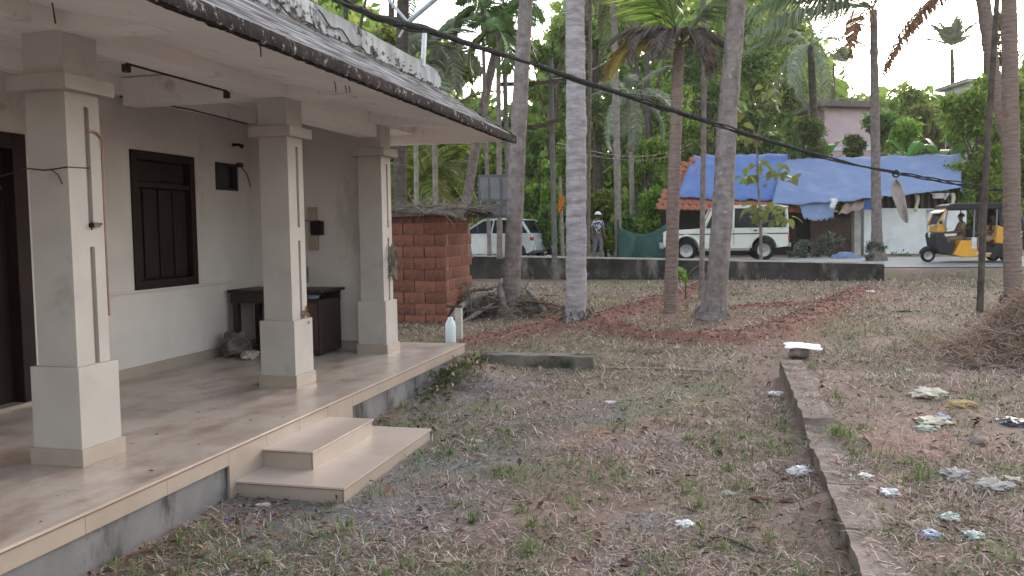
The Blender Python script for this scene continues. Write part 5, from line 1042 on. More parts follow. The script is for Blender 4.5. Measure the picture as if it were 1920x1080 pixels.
def skin_fig(name, J, E, mat, parent, sub=2):
    me = bpy.data.meshes.new(name); me.from_pydata([j[0] for j in J], E, []); me.materials.append(mat); o = link(name, me, parent)
    sk = o.modifiers.new('skin', 'SKIN'); sk.use_smooth_shade = True
    for i, j in enumerate(J): me.skin_vertices[0].data[i].radius = (j[1], j[2] if len(j) > 2 else j[1])
    me.skin_vertices[0].data[0].use_root = True
    s_ = o.modifiers.new('sub', 'SUBSURF'); s_.levels = 1; s_.render_levels = sub; return o
SKIN = M('skin', (.13, .07, .045), None, 6, .6, 0); 
def ball(name, c, r, mat, parent, sc=(1, 1, 1), z0=-1):
    b = MB(); b.grid(lambda i, j: (lambda ph: (c[0] + r * sc[0] * math.cos(ph) * math.cos(i * 6.2832), c[1] + r * sc[1] * math.cos(ph) * math.sin(i * 6.2832), c[2] + r * sc[2] * math.sin(ph)))((z0 + (1 - z0) * j) * math.pi / 2), 14, 8); return b.build(name, mat, parent, False, True)
def hand(parent_j, E, wrist, dirv, side, J):
    i0 = len(J); w_ = Vector(wrist); d = Vector(dirv).normalized(); s_ = Vector(side).normalized(); J.append((tuple(w_ + d * .06), .030, .018)); E.append((parent_j, i0))
    for k, (o_, l) in enumerate(((-.030, .075), (-.010, .085), (.010, .08), (.030, .065))):
        a_ = len(J); J.append((tuple(w_ + d * .10 + s_ * o_), .010)); J.append((tuple(w_ + d * (.10 + l * .6) + s_ * o_), .009)); J.append((tuple(w_ + d * (.10 + l) + s_ * o_ + Vector((0, -.012, 0))), .007)); E += [(i0, a_), (a_, a_ + 1), (a_ + 1, a_ + 2)]
    a_ = len(J); J.append((tuple(w_ + d * .05 - s_ * .045), .011)); J.append((tuple(w_ + d * .09 - s_ * .058), .009)); E += [(i0, a_), (a_, a_ + 1)]
def walker():
    g = dep(1121, 492, 30); g.z = float(base_z(g.x, g.y)) + .02
    R = empty('person', g, 'person in white cap, patterned dark shirt and grey trousers standing across the road', 'person', rz=YAW + .5)
    J = [((0, 0, .86), .11, .085), ((0, 0, 1.05), .12, .085), ((0, 0, 1.25), .14, .09), ((0, 0, 1.36), .10, .07), ((0, .0, 1.43), .045), ((0, -.015, 1.50), .065, .075), ((0, -.02, 1.58), .078, .092), ((0, -.01, 1.65), .06, .07)]; E = [(i, i + 1) for i in range(7)]
    for sg in (-1, 1):
        i = len(J); J += [((sg * .17, 0, 1.33), .05), ((sg * .23, .02, 1.08), .04), ((sg * .26, -.06, .86), .03)]; E += [(3, i), (i, i + 1), (i + 1, i + 2)]; hand(i + 2, E, (sg * .26, -.06, .86), (sg * .06, -.15, -1), (0, 1, 0), J)
        i = len(J); J += [((sg * .09, 0, .78), .085), ((sg * .11, -.01 - .03 * sg, .46), .06), ((sg * .12, .03 - .06 * sg, .10), .042), ((sg * .13, -.0 - .06 * sg, .04), .035), ((sg * .14, -.13 - .06 * sg, .03), .03)]; E += [(0, i), (i, i + 1), (i + 1, i + 2), (i + 2, i + 3), (i + 3, i + 4)]
    skin_fig('body', J, E, SKIN, R)
    SHIRT = M('patterned_shirt', (.02, .025, .06), (.42, .42, .45), 16, .9, .1, lo=.48, hi=.54); TR = M('grey_trousers', (.15, .15, .16), (.10, .10, .11), 6, .9, .1)
    J = [((0, 0, .84), .135, .105), ((0, 0, 1.05), .14, .10), ((0, 0, 1.25), .16, .105), ((0, 0, 1.37), .11, .08)]; E = [(0, 1), (1, 2), (2, 3)]
    for sg in (-1, 1): i = len(J); J += [((sg * .18, 0, 1.335), .068), ((sg * .215, .012, 1.14), .06)]; E += [(3, i), (i, i + 1)]
    skin_fig('shirt', J, E, SHIRT, R)
    J = [((0, 0, .86), .125, .10)]; E = []
    for sg in (-1, 1): i = len(J); J += [((sg * .095, 0, .76), .105), ((sg * .11, -.01 - .03 * sg, .46), .082), ((sg * .12, .03 - .06 * sg, .12), .068)]; E += [(0, i), (i, i + 1), (i + 1, i + 2)]
    skin_fig('trousers', J, E, TR, R)
    c = ball('cap', (0, -.015, 1.605), .112, WPLAS, R, (.95, 1.1, .95), 0); MB().box((-.08, -.22, 1.60), (.08, -.08, 1.612)).build('cap_peak', WPLAS, R, False, bevel=.005)
    ball('hair', (0, .0, 1.57), .098, BLACK, R, (.9, 1.05, .8), -.4)
    for sg in (-1, 1): ball('ear', (sg * .085, 0, 1.55), .022, SKIN, R, (.5, 1, 1.3))
    ball('nose', (0, -.118, 1.55), .018, SKIN, R, (.7, 1, 1.2))
walker()
def rickshaw():
    g = dep(1808, 497, 25.6); g.z = float(base_z(g.x, g.y)) + .024
    R = empty('auto_rickshaw', g, 'yellow and black three-wheeled auto rickshaw driving left along the road', 'rickshaw', rz=YAW - math.radians(10))
    W = .62; fx, rx = -1.03, .97
    # dark front cowl
    b = MB(); b.prism([(-.98, .90), (-1.0, .80), (-.93, .42), (-.80, .26), (-.42, .22), (-.36, .55), (-.62, .62), (-.72, .90)], -.46, .46); b.build('front_cowl', HOOD, R, False, bevel=.05)
    b = MB(); b.prism([(-.92, .91), (-.86, 1.12), (-.68, 1.12), (-.60, .91)], -.40, .40); b.build('yellow_nose', YEL, R, False, bevel=.03)
    b = MB(); b.prism([(-.50, .23), (-.30, .66), (.12, .66), (.16, .34), (.5, .27), (.5, .16), (-.2, .16)], -W, W); b.build('side_panel', YEL, R, False, bevel=.03)
    b = MB(); b.prism([(-.02, .40), (-.02, .74), (.13, .74), (.13, .40)], -W - .008, W + .008); b.build('silver_panel', SILVER, R, False, bevel=.02)
    b = MB(); b.prism([(.5, .16), (.5, .35), (.68, .55), (.80, .60)] + [(1.14, .60), (1.3, .5), (1.36, .3), (1.36, .16)], -W + .02, W - .02); b.build('rear_chassis', HOOD, R, False, bevel=.02)
    b = MB(); b.prism([(.62, .56), (.66, 1.10), (.90, 1.02), (1.30, .84), (1.36, .55), (1.2, .52)], -W, W); b.build('rear_body', YEL, R, False, bevel=.04)
    for z0_, z1_ in ((.74, .79), (.86, .90)): MB().box((.85, -W - .012, z0_), (1.34, -W + .02, z1_)).build('chrome_strip', SILVER, R, False)
    b = MB(); b.prism([(-.72, 1.56), (-.66, 1.70), (-.5, 1.745), (1.0, 1.745), (1.16, 1.70), (1.42, 1.0), (1.36, .84), (1.24, .9), (1.06, 1.55), (-.6, 1.55)], -W - .01, W + .01); b.build('hood', HOOD, R, False, bevel=.04)
    for sg in (-1, 1):
        b = MB(); b.add([(.74, sg * (W - .01), 1.06), (1.28, sg * (W - .01), .88), (1.06, sg * (W - .01), 1.56), (.66, sg * (W - .01), 1.56)], [(0, 1, 2, 3)]); b.build('hood_side', HOOD, R, False)
    b = MB(); b.prism([(1.16, 1.705), (1.22, 1.70), (1.47, 1.04), (1.42, 1.02)], -W, W); b.build('rear_flap', CONC, R, False)
    b = MB()
    for sg in (-1, 1):
        b.tube([(-.70, sg * .5, .95), (-.72, sg * .55, 1.2), (-.66, sg * .57, 1.6)], .022, 6); b.tube([(.05, sg * .58, .66), (.06, sg * .58, 1.56)], .024, 6); b.tube([(.66, sg * .59, .6), (.66, sg * .59, 1.56)], .024, 6)
    b.build('frame_post', M('grey_tube', (.2, .2, .2), None, 5, .5, 0), R, False)
    MB().add([(-.90, -.44, 1.12), (-.90, .44, 1.12), (-.68, .5, 1.58), (-.68, -.5, 1.58)], [(0, 1, 2, 3)]).build('windscreen', VGLASS, R, False)
    b = MB(); b.tube([(-.92, -.44, 1.10), (-.69, -.5, 1.58)], .025, 6); b.tube([(-.92, .44, 1.10), (-.69, .5, 1.58)], .025, 6); b.tube([(-.69, -.5, 1.58), (-.69, .5, 1.58)], .025, 6); b.build('windscreen_frame', YEL, R, False)
    MB().prism([(-.86, 1.50), (-.60, 1.62), (-.60, 1.58), (-.88, 1.46)], -.5, .5).build('sun_visor', WPLAS, R, False)
    MB().box((-.25, -.5, .55), (.12, .5, .66)).build('driver_seat', HOOD, R, False, bevel=.02); MB().box((.02, -.45, .66), (.12, .45, 1.0)).build('driver_backrest', HOOD, R, False, bevel=.02)
    MB().box((.58, -.55, .5), (1.0, .55, .66)).build('passenger_seat', M('maroon_seat', (.09, .02, .018), None, 5, .6, .1), R, False, bevel=.03); MB().box((.92, -.55, .66), (1.04, .55, 1.2)).build('passenger_backrest', HOOD, R, False, bevel=.02)
    MB().box((-.4, -.58, .20), (.6, .58, .24)).build('floor_pan', HOOD, R, False)
    MB().box((.10, -W - .02, .245), (.52, -W + .03, .29)).build('foot_step', SILVER, R, False)
    MB().tube([(-.60, -.32, 1.0), (-.64, 0, 1.02), (-.60, .32, 1.0)], .018, 6).build('handlebar', HOOD, R, False)
    ball('headlight', (-.99, 0, .82), .085, LAMP, R, (.5, 1, 1))
    for sg in (-1, 1): MB().box((1.35, sg * .5 - .06, .55), (1.38, sg * .5 + .06, .68)).build('tail_light', RED, R, False); MB().box((-.86, sg * .56 - .08, 1.14), (-.83, sg * .56 + .08, 1.24)).build('mirror', HOOD, R, False)
    b = MB(); b.tube([(fx + .21 * math.cos(a_), 0, .2 + .23 * math.sin(a_)) for a_ in np.linspace(.2, 2.9, 9)], .06, 6); b.build('mudguard', HOOD, R, False, True)
    wheel(R, fx, 0, .20, .1); wheel(R, rx, -.53, .20, .1); wheel(R, rx, .53, .20, .1)
    MB().prism(arch(rx, .26, .22, 8) + [(rx + .2, .5), (rx - .2, .5)], -W - .005, -W + .03).build('wheel_cover', HOOD, R, False)
    def sitter(name, label, x, z, shirt, trousers, fwd, head, reach, y):
        P_ = empty(name, R.matrix_basis @ Vector((x, y, z)), label, 'person', rz=R.rotation_euler.z)
        J = [((0, 0, .10), .12, .10), ((.0, 0, .28), .12, .09), ((0, 0, .48), .14, .09), ((0, 0, .58), .09, .07), ((-.01, 0, .64), .045), ((-.03, 0, .70), .066, .06), ((-.03, 0, .78), .085, .075), ((-.02, 0, .85), .06)]; E = [(i, i + 1) for i in range(7)]
        for sg in (-1, 1):
            i = len(J); J += [((-.0, sg * .16, .54), .05), ((-.10 * reach, sg * .21, .32), .042), ((-.34 * reach, sg * .2, .30), .032)]; E += [(3, i), (i, i + 1), (i + 1, i + 2)]; hand(i + 2, E, (-.34 * reach, sg * .2, .30), (-1, 0, -.1), (0, 1, 0), J)
            i = len(J); J += [((-.1, sg * .1, .10), .09), ((-.42, sg * .12, .12), .07), ((-.44 - fwd, sg * .12, -.22), .05), ((-.46 - fwd, sg * .12, -.30), .04), ((-.58 - fwd, sg * .12, -.33), .035)]; E += [(0, i), (i, i + 1), (i + 1, i + 2), (i + 2, i + 3), (i + 3, i + 4)]
        skin_fig('body', J, E, SKIN, P_)
        J = [((0, 0, .12), .14, .115), ((0, 0, .28), .135, .10), ((0, 0, .48), .155, .10), ((0, 0, .585), .10, .08)]; E = [(0, 1), (1, 2), (2, 3)]
        for sg in (-1, 1): i = len(J); J += [((0, sg * .17, .545), .066), ((-.06 * reach, sg * .20, .40), .058)]; E += [(3, i), (i, i + 1)]
        skin_fig('shirt', J, E, shirt, P_)
        J = [((0, 0, .11), .135, .11)]; E = []
        for sg in (-1, 1): i = len(J); J += [((-.12, sg * .1, .11), .105), ((-.42, sg * .12, .125), .085), ((-.44 - fwd, sg * .12, -.22), .068)]; E += [(0, i), (i, i + 1), (i + 1, i + 2)]
        skin_fig('trousers', J, E, trousers, P_); ball('hair', (-.01, 0, .80), .095, BLACK, P_, (1.02, .92, .9), -.2); ball('nose', (-.118, 0, .765), .016, SKIN, P_)
    KH = M('khaki_cloth', (.20, .15, .09), None, 6, .9, .1); TN = M('tan_cloth_plain', (.33, .29, .23), None, 6, .9, .1); DK = M('dark_cloth', (.03, .03, .04), None, 6, .9, .1)
    sitter('person', 'driver in khaki shirt at the handlebar of the yellow rickshaw', -.1, .58, KH, KH, .0, 0, 1.2, 0)
    sitter('person', 'passenger in dark shirt and tan trousers on the rear seat of the yellow rickshaw', .74, .58, DK, TN, .02, 0, .9, -.2)
rickshaw()

# ------------------------------------------------------------------ litter lying in the yard
FOIL = M('white_wrapper', (.62, .62, .64), (.42, .43, .46), 18, .5, .4, .3, bscale=30, dirt=(.22, .18, .15), dirt_scale=14, dirt_lo=.52, dirt_hi=.72); GRAYC = M('grey_rag', (.42, .38, .36), (.28, .25, .24), 8, .9, .4); BLUEP = M('pale_blue_plastic', (.24, .28, .46), (.38, .41, .52), 8, .5, .3, dirt=(.16, .14, .13), dirt_scale=12, dirt_lo=.52, dirt_hi=.7); GRNP = M('green_wrapper', (.18, .26, .22), (.46, .50, .48), 11, .5, .3, dirt=(.10, .09, .07), dirt_scale=14, dirt_lo=.5, dirt_hi=.66); PINKP = M('pink_wrapper', (.55, .30, .42), (.70, .62, .66), 12, .5, .3); DKBAG = M('dark_bag', (.05, .055, .075), (.10, .105, .13), 6, .35, .3); BRK = M('brown_leaf', (.11, .045, .03), (.07, .03, .022), 8, .8, .3); BLUEC = M('blue_scrap', (.06, .07, .30), None, 8, .4, .2)
def px(u, v, w_): p_ = gp(u, v); return w_ * plan(p_.x, p_.y)[1] / F
LIT = [  # u, v bottom, width px, depth ratio, height px, material, name, label
 (1503, 893, 42, .7, 26, FOIL, 'paper_scrap', 'crumpled white paper against the kerb where the block is broken'), (1620, 900, 38, .7, 18, FOIL, 'paper_scrap', 'crumpled white wrapper right of the kerb below the pink sheet'), (1668, 930, 40, .6, 24, FOIL, 'paper_scrap', 'torn white wrapper below the two on the kerb line'),
 (1283, 986, 36, .6, 16, WPLAS, 'paper_scrap', 'small flat white packet alone in mid yard grass'), (1782, 978, 44, .5, 26, GRNP, 'plastic_scrap', 'pale twisted plastic scrap above the blue lump'), (1749, 1010, 42, .6, 24, BLUEP, 'plastic_lump', 'pale blue plastic lump in the right foreground'), (1828, 1012, 46, .5, 24, GRNP, 'plastic_scrap', 'green and dark wrapper right of the blue lump'),
 (1792, 900, 58, .6, 34, GRAYC, 'rag', 'grey rag below the right half of the pink sheet'), (1862, 922, 70, .5, 36, GRAYC, 'rag', 'wide grey rag at the right edge below the pink sheet'), (1838, 836, 34, .8, 28, KERBM, 'stone', 'round grey stone on the right part of the pink sheet'), (1886, 838, 26, .8, 18, KERBM, 'stone', 'smaller stone right of the round one on the pink sheet'),
 (1904, 800, 54, .6, 26, DKBAG, 'plastic_bag', 'dark blue-grey bag at the right edge above the pink sheet'), (1745, 748, 68, .6, 32, CANV, 'sack', 'crumpled cream sack lying below the straw heap'), (1806, 765, 60, .5, 22, PFO if False else M('yellow_husk', (.42, .30, .14), (.30, .20, .10), 8, .9, .4), 'husk', 'yellowish husk heap right of the cream sack'),
 (1752, 798, 70, .5, 26, CANV, 'cardboard', 'bent pale cardboard strip above the pink sheet'), (1738, 807, 34, .6, 16, M('pale_green_card', (.45, .50, .40), None, 6, .8, .1), 'cardboard', 'small pale green card piece on the upper edge of the pink sheet'), (1508, 762, 16, .8, 10, COPE, 'stone', 'small white stone on the kerb right side'), (1456, 741, 30, .6, 12, FOIL, 'paper_scrap', 'white paper scrap in the grass left of the kerb'),
 (1632, 551, 18, .6, 8, WPLAS, 'paper_scrap', 'white scrap at the far end of the red soil ridge'), (1268, 656, 14, .8, 14, COPE, 'stone', 'pale stone in the open yard below the red bed'), (1143, 755, 30, .4, 6, PINKP, 'wrapper', 'flat pink wrapper on the gravel in mid yard'), (890, 828, 34, .4, 6, CANV, 'paper_scrap', 'flat tan paper strip on the gravel right of the steps'),
 (424, 978, 18, .8, 12, BLUEC, 'plastic_scrap', 'small blue scrap under the grey plinth left of the steps'), (492, 948, 30, .5, 8, CANV, 'tile_chip', 'pale chip lying at the corner of the lower step'), (1706, 698, 22, .6, 12, COPE, 'stone', 'white stone in the bare yard left of the straw heap'), (1428, 938, 44, .3, 12, BRK, 'fallen_leaf', 'curled dark red leaf left of the kerb'), (1480, 942, 36, .4, 14, BRK, 'fallen_leaf', 'dark brown leaf beside the kerb crack'),
 (1230, 888, 34, .5, 12, BARK_D, 'husk', 'dark husk bits in mid yard grass'), (1128, 812, 30, .4, 8, M('orange_leaf', (.34, .15, .08), None, 6, .8, .2), 'fallen_leaf', 'orange fallen leaf in mid driveway'), (1365, 928, 26, .5, 12, GRNP, 'plastic_scrap', 'pale green plastic scrap left of the dark red leaf'), (1695, 585, 26, .3, 6, BARK_D, 'wood_scrap', 'dark wood scrap in the yard behind the leaning pole'),
 (1900, 905, 40, .5, 20, CANV, 'rag', 'cream rag at the far right edge'), (1770, 790, 26, .8, 22, BLUEP, 'paper_scrap', 'bluish paper standing behind the pale green card'), (1100, 707, 30, .4, 5, M('straw_leaf', (.40, .30, .18), None, 6, .8, .2), 'fallen_leaf', 'pale dry leaf below the concrete curb'), (1480, 520, 24, .6, 10, BARK_D, 'soil_clod', 'dark clod heap in front of the boundary wall'), (1870, 905, 20, .6, 12, WPLAS, 'paper_scrap', 'white scrap between the grey rags')]
for i, (u, v, w_, dr_, h_, mt, nm, lab) in enumerate(LIT):
    w_ *= .85; h_ *= .6
    p_ = gp(u, v); s_ = w_ * plan(p_.x, p_.y)[1] / F; hh = h_ * plan(p_.x, p_.y)[1] / F
    crumple(nm, p_ + Vector((0, s_ * dr_ * .5, -.008)), (s_, s_ * max(.8, dr_ * 1.6), hh), mt, lab, nm.replace('_', ' '), 20 + i, 13, .7 if mt not in (KERBM, COPE) else .25, rz=YAW + random.uniform(-.4, .4))
p0, p1, p2, p3 = gp(1640, 866), gp(1905, 866), gp(1880, 812), gp(1612, 806)
def sheet_fn(i, j):
    q_ = p0.lerp(p1, i).lerp(p3.lerp(p2, i), j); e = .05 * mnoise.noise(Vector((i * 6, j * 4, 2))); q_.x += e; q_.y += .08 * mnoise.noise(Vector((i * 5, j * 3, 9))); q_.z = gz(q_.x, q_.y) + .016 + .014 * mnoise.noise(Vector((i * 8, j * 6, 1))) - .03 * max(0, abs(j - .5) - .36) * 8; return q_
o = MB().grid(sheet_fn, 36, 20).build('plastic_sheet', M('pink_sheet', (.30, .185, .155), (.24, .15, .125), 3, .97, .15, .03, dirt=(.20, .14, .12), dirt_scale=5, dirt_lo=.46, dirt_hi=.62), smooth=True); tag(o, 'dusty pink sheet spread flat on the ground below the straw heap', 'sheet')
for lab, P_ in (('dry branch lying in mid yard right foreground', ((1310, 1030), (1345, 1010), (1380, 1020), (1420, 1040))), ('thin stick right of the pale blue lump', ((1765, 975), (1790, 995), (1815, 1012))), ('dark twig by the edge of the straw heap', ((1795, 612), (1830, 612), (1862, 606)))):
    o = MB().tube([gp(*q_) + Vector((0, 0, .012)) for q_ in P_], [.007, .009, .007, .004][:len(P_)], 6).build('stick', BARK_D); tag(o, lab, 'stick', 'sticks on the ground')

# ------------------------------------------------------------------ ground cover
def in_house(x, y): return ((x < XE + .03) & (y < YF + .03)) | ((x < -2.33) & (y > 4.88) & (y < 6.6)) | ((x > .55) & (x < .84) & (y < 10.15) & (y > 1.5) & (y > 7.1)) | ((y > 10.22) & (y < 10.53) & (x > -3.05) & (x < -1.55))
def scatter(n, d0, d1, pw_=.5, spread=.66):
    k = RNG.random(n); D = (d0 ** pw_ + (d1 ** pw_ - d0 ** pw_) * k) ** (1 / pw_); X = (RNG.random(n) * 2 - 1) * (spread * D + .3); x, y = unplan(X, D)
    ok = ~in_house(x, y) & (wall_s(X, D) < .9) & ~((np.abs(wall_s(X, D)) < .14) & (X < 10.05)); return x[ok], y[ok], X[ok], D[ok]
def red_mask(x, y):
    R = np.zeros(len(x))
    for P_, h, wd in BUNDS: R = np.maximum(R, np.exp(-(seg_dist(x, y, P_) / (wd * .9)) ** 2))
    return R
def blade_mesh(name, x, y, L, Wd, lean, mat, seg2=True, lift=.0):
    n = len(x); z = tz(x, y) + lift; az = RNG.random(n) * 6.283; la = lean
    d = np.stack([np.cos(az) * np.sin(la), np.sin(az) * np.sin(la), np.cos(la)], -1); s_ = np.stack([-np.sin(az + RNG.normal(size=n) * .5), np.cos(az), np.zeros(n)], -1)
    P_ = np.stack([x, y, z], -1); w_ = Wd[:, None] * .5; l = L[:, None]; m_ = P_ + d * l * .55; la2 = np.minimum(la + .55, 1.55); d2 = np.stack([np.cos(az) * np.sin(la2), np.sin(az) * np.sin(la2), np.cos(la2)], -1); e = m_ + d2 * l * .45
    V = np.stack([P_ - s_ * w_, P_ + s_ * w_, m_ + s_ * w_ * .8, m_ - s_ * w_ * .8, e], 1).reshape(-1, 3); b_ = np.arange(n) * 5
    F4 = np.stack([b_, b_ + 1, b_ + 2, b_ + 3], -1); F4b = np.stack([b_ + 3, b_ + 2, b_ + 4, b_ + 4], -1)
    me = bpy.data.meshes.new(name); me.vertices.add(len(V)); me.vertices.foreach_set('co', V.astype(np.float32).ravel())
    lp = np.concatenate([F4, F4b[:, :3]], 1).ravel().astype(np.int32); me.loops.add(len(lp)); me.loops.foreach_set('vertex_index', lp); st = (np.arange(n)[:, None] * 7 + np.array([0, 4])).ravel().astype(np.int32); tt = np.tile([4, 3], n).astype(np.int32)
    me.polygons.add(2 * n); me.polygons.foreach_set('loop_start', st); me.polygons.foreach_set('loop_total', tt); me.update(calc_edges=True); me.materials.append(mat); return me
def thin(mask, *a): return [q_[mask] for q_ in a]
# dry straw
x, y, X, D = scatter(270000, 3.0, 23.5, .35); R = red_mask(x, y); dn = fbm(x, y, .7); keep = RNG.random(len(x)) < np.clip((dn - .28) * 2.4, .06, 1) * (1 - .85 * np.clip(R, 0, 1)) * np.where((x < .55) & (x > -3.1) & (y < 8.5), np.clip(.35 + (x + 3.1) * .3, .2, 1), 1); x, y, X, D = thin(keep, x, y, X, D)
n = len(x); L = RNG.uniform(.035, .11, n) * (1 + np.clip(D - 5, 0, 20) * .05); o = link('dry_grass', blade_mesh('dry_grass', x, y, L, (.003 + .0006 * D) * RNG.uniform(.6, 1.3, n), np.clip(RNG.normal(1.25, .3, n), .3, 1.56), STRAW, lift=.004)); tag(o, 'dry straw-coloured grass lying over the yard', 'dry grass', kind='stuff')
# short green grass
x, y, X, D = scatter(190000, 3.0, 23.5, .35); dn = fbm(x + 17, y, .9) * .6 + fbm(x, y + 31, .28) * .4
g = np.clip((dn - .41) * 4, 0, 1) * 1.25
near_kerb = np.exp(-((x - .25) / .35) ** 2) * (y < 8.2) * .8 + np.exp(-((x - 1.05) / .3) ** 2) * (y < 7) * .5; g = g + near_kerb * np.clip((dn - .40) * 4, 0, 1)
q0 = gp(760, 625); g = g + 2.5 * np.exp(-((x - q0.x) / 1.2) ** 2 - ((y - q0.y) / 1.0) ** 2); q1 = gp(1740, 620); g = g + .35 * np.exp(-((x - q1.x) / 2) ** 2 - ((y - q1.y) / 2) ** 2)
keep = (RNG.random(len(x)) < np.clip(g, 0, 1)) & (red_mask(x, y) < .5); x, y, X, D = thin(keep, x, y, X, D); n = len(x)
o = link('green_grass', blade_mesh('green_grass', x, y, RNG.uniform(.02, .065, n) * (1 + np.clip(D - 5, 0, 20) * .04), (.0028 + .0005 * D) * RNG.uniform(.6, 1.3, n), np.clip(RNG.normal(.85, .35, n), 0, 1.45), BLADE)); tag(o, 'short patchy green grass growing across the yard', 'grass', kind='stuff')
# tufts
tx, ty = [], []
x, y, X, D = scatter(520, 3.2, 14, .6); dn = fbm(x + 17, y, .9); k_ = RNG.random(len(x)) < np.clip((dn - .36) * 3.5, .05, 1); c_ = list(zip(x[k_], y[k_]))
for u, v in ((940, 890), (920, 900), (955, 880), (860, 950), (880, 975), (1370, 850), (1400, 840), (1440, 800), (1460, 790), (1475, 770), (1420, 830), (1360, 830), (1335, 835), (1300, 800), (1480, 830), (1390, 870), (990, 990), (1350, 880), (1440, 860), (1500, 800), (1085, 960), (1300, 1000), (1420, 1000), (1250, 1060), (1600, 870), (1650, 860), (1560, 740), (1545, 860), (1555, 850), (1570, 845), (1580, 835), (1560, 835), (1540, 780), (1600, 850), (1610, 1000), (1660, 1010), (1715, 900), (1700, 870), (1735, 890), (360, 1020), (450, 1050), (640, 1005), (600, 985), (1000, 1040), (880, 1070), (1530, 690), (850, 700), (870, 690), (840, 715)):
    p_ = gp(u, v); c_ += [(p_.x + random.gauss(0, .05), p_.y + random.gauss(0, .08)) for _ in range(2)]
bx, by, bl = [], [], []
for cx_, cy_ in c_:
    m_ = random.randint(8, 26); rr = random.uniform(.015, .06); bx += list(cx_ + RNG.normal(size=m_) * rr); by += list(cy_ + RNG.normal(size=m_) * rr); bl += list(RNG.uniform(.04, .12, m_) * random.uniform(.6, 1.25))
bx, by, bl = np.array(bx), np.array(by), np.array(bl); ok = ~in_house(bx, by); bx, by, bl = bx[ok], by[ok], bl[ok]; n = len(bx)
o = link('grass_tufts', blade_mesh('grass_tufts', bx, by, bl, RNG.uniform(.004, .010, n), np.clip(np.abs(RNG.normal(.2, .55, n)), 0, 1.35), BLADE)); tag(o, 'scattered taller green grass tufts in the yard', 'grass', kind='stuff')
# fallen leaf litter
x, y, X, D = scatter(30000, 3.0, 22, .5); R = red_mask(x, y); bx0 = gpt(1330, 590); inb = np.exp(-(((x - bx0.x) / 2.2) ** 2 + ((y - bx0.y) / 1.8) ** 2)); pl_ = .36 + .6 * inb + .9 * np.exp(-((x + 2.95) / .35) ** 2) * (y < 9.8); keep = RNG.random(len(x)) < pl_; x, y, X, D = thin(keep, x, y, X, D); n = len(x)
P_ = np.stack([x, y, tz(x, y) + RNG.uniform(.004, .025, n)], -1); nn = np.zeros((n, 3)); t_ = RNG.normal(size=(n, 3)) * np.array([1, 1, .25]); t_ /= np.linalg.norm(t_, axis=1, keepdims=True); s_ = np.cross(t_, np.array([0, 0, 1.]) + RNG.normal(size=(n, 3)) * .4); s_ /= np.linalg.norm(s_, axis=1, keepdims=True); l = (RNG.uniform(.02, .075, n) * (1 + D * .015))[:, None]; w_ = l * RNG.uniform(.2, .5, n)[:, None]; zz = np.array([0, 0, 1.])
V = np.stack([P_, P_ + t_ * l * .5 + s_ * w_ * .5 + zz * w_ * .3, P_ + t_ * l, P_ + t_ * l * .5 - s_ * w_ * .5 + zz * w_ * .3], 1); o = link('leaf_litter', quads('leaf_litter', V, LITTER)); tag(o, 'small brown fallen leaves strewn over the yard', 'leaf litter', kind='stuff')
# gravel
x, y, X, D = scatter(30000, 3.0, 12, .4); gz_ = sstep(.48, .62, fbm(x + 40, y, 1.4)) * .8 * (x < .5) + np.exp(-((x + 2.1) / .45) ** 2) * (y < 7.6) * 1.3; keep = RNG.random(len(x)) < np.clip(gz_, .05, 1); x, y, X, D = thin(keep, x, y, X, D); n = len(x)
oc = np.array([(1, 0, 0), (0, 1, 0), (-1, 0, 0), (0, -1, 0), (0, 0, .7), (0, 0, -.5)], float); fo = np.array([(0, 1, 4), (1, 2, 4), (2, 3, 4), (3, 0, 4), (1, 0, 5), (2, 1, 5), (3, 2, 5), (0, 3, 5)])
r_ = (RNG.random(n) ** 2 * .011 + .003)[:, None, None]; a_ = RNG.random(n) * 6.28; V = oc[None] * RNG.uniform(.6, 1.4, (n, 6, 1)) * r_; ca, sa = np.cos(a_)[:, None], np.sin(a_)[:, None]; V = np.stack([V[..., 0] * ca - V[..., 1] * sa, V[..., 0] * sa + V[..., 1] * ca, V[..., 2]], -1) + np.stack([x, y, tz(x, y) + .003], -1)[:, None, :]
o = link('gravel', faces_np('gravel', V.reshape(-1, 3), (fo[None] + (np.arange(n) * 6)[:, None, None]).reshape(-1, 3), GRAV)); tag(o, 'dark grey gravel bits spread over the driveway near the steps', 'gravel', kind='stuff')
# clods on the red ridges
cx_, cy_ = [], []
for P0_, h, wd in BUNDS:
    for (x0_, y0_), (x1_, y1_) in zip(P0_[:-1], P0_[1:]):
        m_ = int(math.hypot(x1_ - x0_, y1_ - y0_) * 170); t_ = RNG.random(m_); cx_ += list(x0_ + (x1_ - x0_) * t_ + RNG.normal(size=m_) * wd * .6); cy_ += list(y0_ + (y1_ - y0_) * t_ + RNG.normal(size=m_) * wd * .6)
x, y = np.array(cx_), np.array(cy_); n = len(x); r_ = (RNG.random(n) ** 2 * .026 + .007)[:, None, None]; V = oc[None] * RNG.uniform(.6, 1.4, (n, 6, 1)) * r_ + np.stack([x, y, tz(x, y) + .004], -1)[:, None, :]
REDC = leafmat('red_clod', [(0, (.08, .042, .035)), (.5, (.17, .088, .07)), (1, (.27, .16, .13))], 0, .95, 0)
o = link('soil_clods', faces_np('soil_clods', V.reshape(-1, 3), (fo[None] + (np.arange(n) * 6)[:, None, None]).reshape(-1, 3), REDC)); tag(o, 'crumbled red soil clods on the ridges round the palm bed', 'soil', kind='stuff')
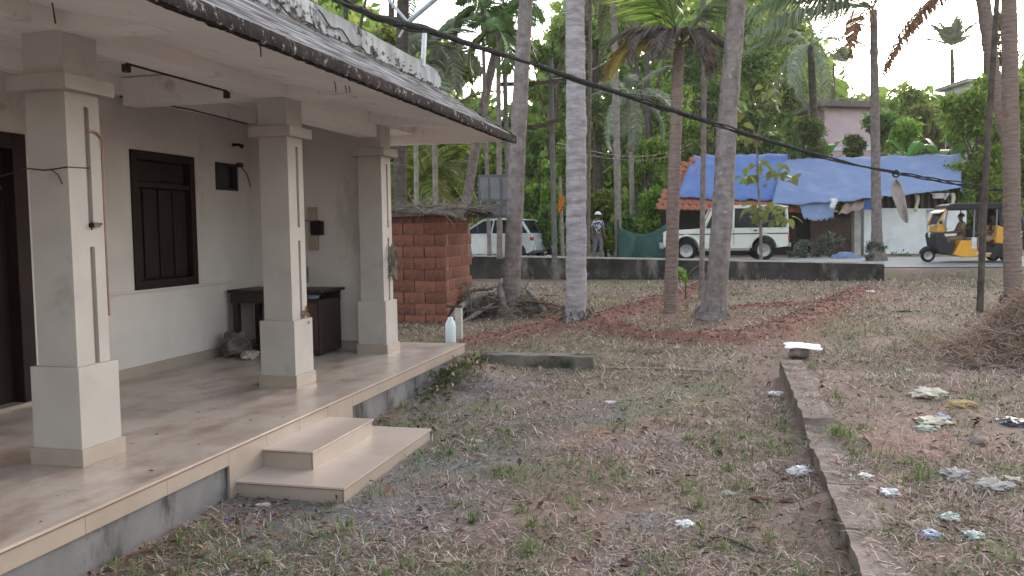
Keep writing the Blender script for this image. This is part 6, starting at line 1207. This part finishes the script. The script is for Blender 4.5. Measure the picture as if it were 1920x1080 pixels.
# weeds at the far porch corner
a = gp(845, 705); P_ = np.array([(a.x + random.gauss(-.02, .16), a.y + random.gauss(.1, .45), 0) for _ in range(340)]); ok = ~in_house(P_[:, 0], P_[:, 1]); P_ = P_[ok]; P_[:, 2] = tz(P_[:, 0], P_[:, 1]) + np.abs(RNG.normal(size=len(P_))) * .07
o = link('weed_clump', quads('weed_clump', leaves(P_, RNG.normal(size=P_.shape) + np.array([0, 0, 1.]), .08, .04), leafmat('weed_leaf', [(0, (.03, .05, .015)), (.5, (.07, .10, .03)), (.8, (.13, .06, .035)), (1, (.20, .12, .07))], .2))); tag(o, 'ragged green and brown weeds against the far end of the porch plinth', 'weeds', kind='stuff')

n = 1600; x = RNG.uniform(.65, .82, n); y = RNG.uniform(2.5, 9.9, n); ys = np.where(y > 7.1, .215, np.where(y > 6.22, .155, np.where(y > 5.4, .168, .16)))
o = link('kerb_straw', blade_mesh('kerb_straw', x, y, RNG.uniform(.03, .10, n), RNG.uniform(.004, .008, n), np.clip(RNG.normal(1.35, .25, n), .3, 1.56), STRAW, lift=ys - tz(x, y))); tag(o, 'dry straw bits lying along the top of the kerb', 'dry grass', kind='stuff')


n = 130; P_ = np.stack([RNG.uniform(XB + .1, XE - .05, n), RNG.uniform(2.0, 9.8, n), np.full(n, FL + .006)], -1); t_ = RNG.normal(size=(n, 3)) * np.array([1, 1, .15]); t_ /= np.linalg.norm(t_, axis=1, keepdims=True); s_ = np.cross(t_, np.array([0, 0, 1.])); l = (RNG.uniform(.008, .04, n) ** 1)[:, None]
ok = ~np.any([(np.abs(P_[:, 0] - XC) < .2) & (np.abs(P_[:, 1] - yc) < .2) for yc in YCOL], axis=0); V = np.stack([P_, P_ + t_ * l * .5 + s_ * l * .2 + zz * l * .1, P_ + t_ * l, P_ + t_ * l * .5 - s_ * l * .2], 1)[ok]
o = link('floor_debris', quads('floor_debris', V, LITTER)); tag(o, 'specks of dry leaf blown onto the porch floor', 'leaf litter', kind='stuff')


# ------------------------------------------------------------------ thin evening haze in the air
hz = bpy.data.materials.new('haze'); hz.use_nodes = True; t = hz.node_tree; t.nodes.clear(); o_ = t.nodes.new('ShaderNodeOutputMaterial'); v_ = t.nodes.new('ShaderNodeVolumePrincipled'); v_.inputs['Color'].default_value = (.97, .94, .89, 1); v_.inputs['Density'].default_value = .0004; v_.inputs['Anisotropy'].default_value = .4; t.links.new(v_.outputs[0], o_.inputs['Volume'])
o = MB().box((-255, -130, -1.2), (240, 270, 22)).build('haze', hz); tag(o, 'thin pale evening haze filling the air over the yard', 'haze', kind='stuff')
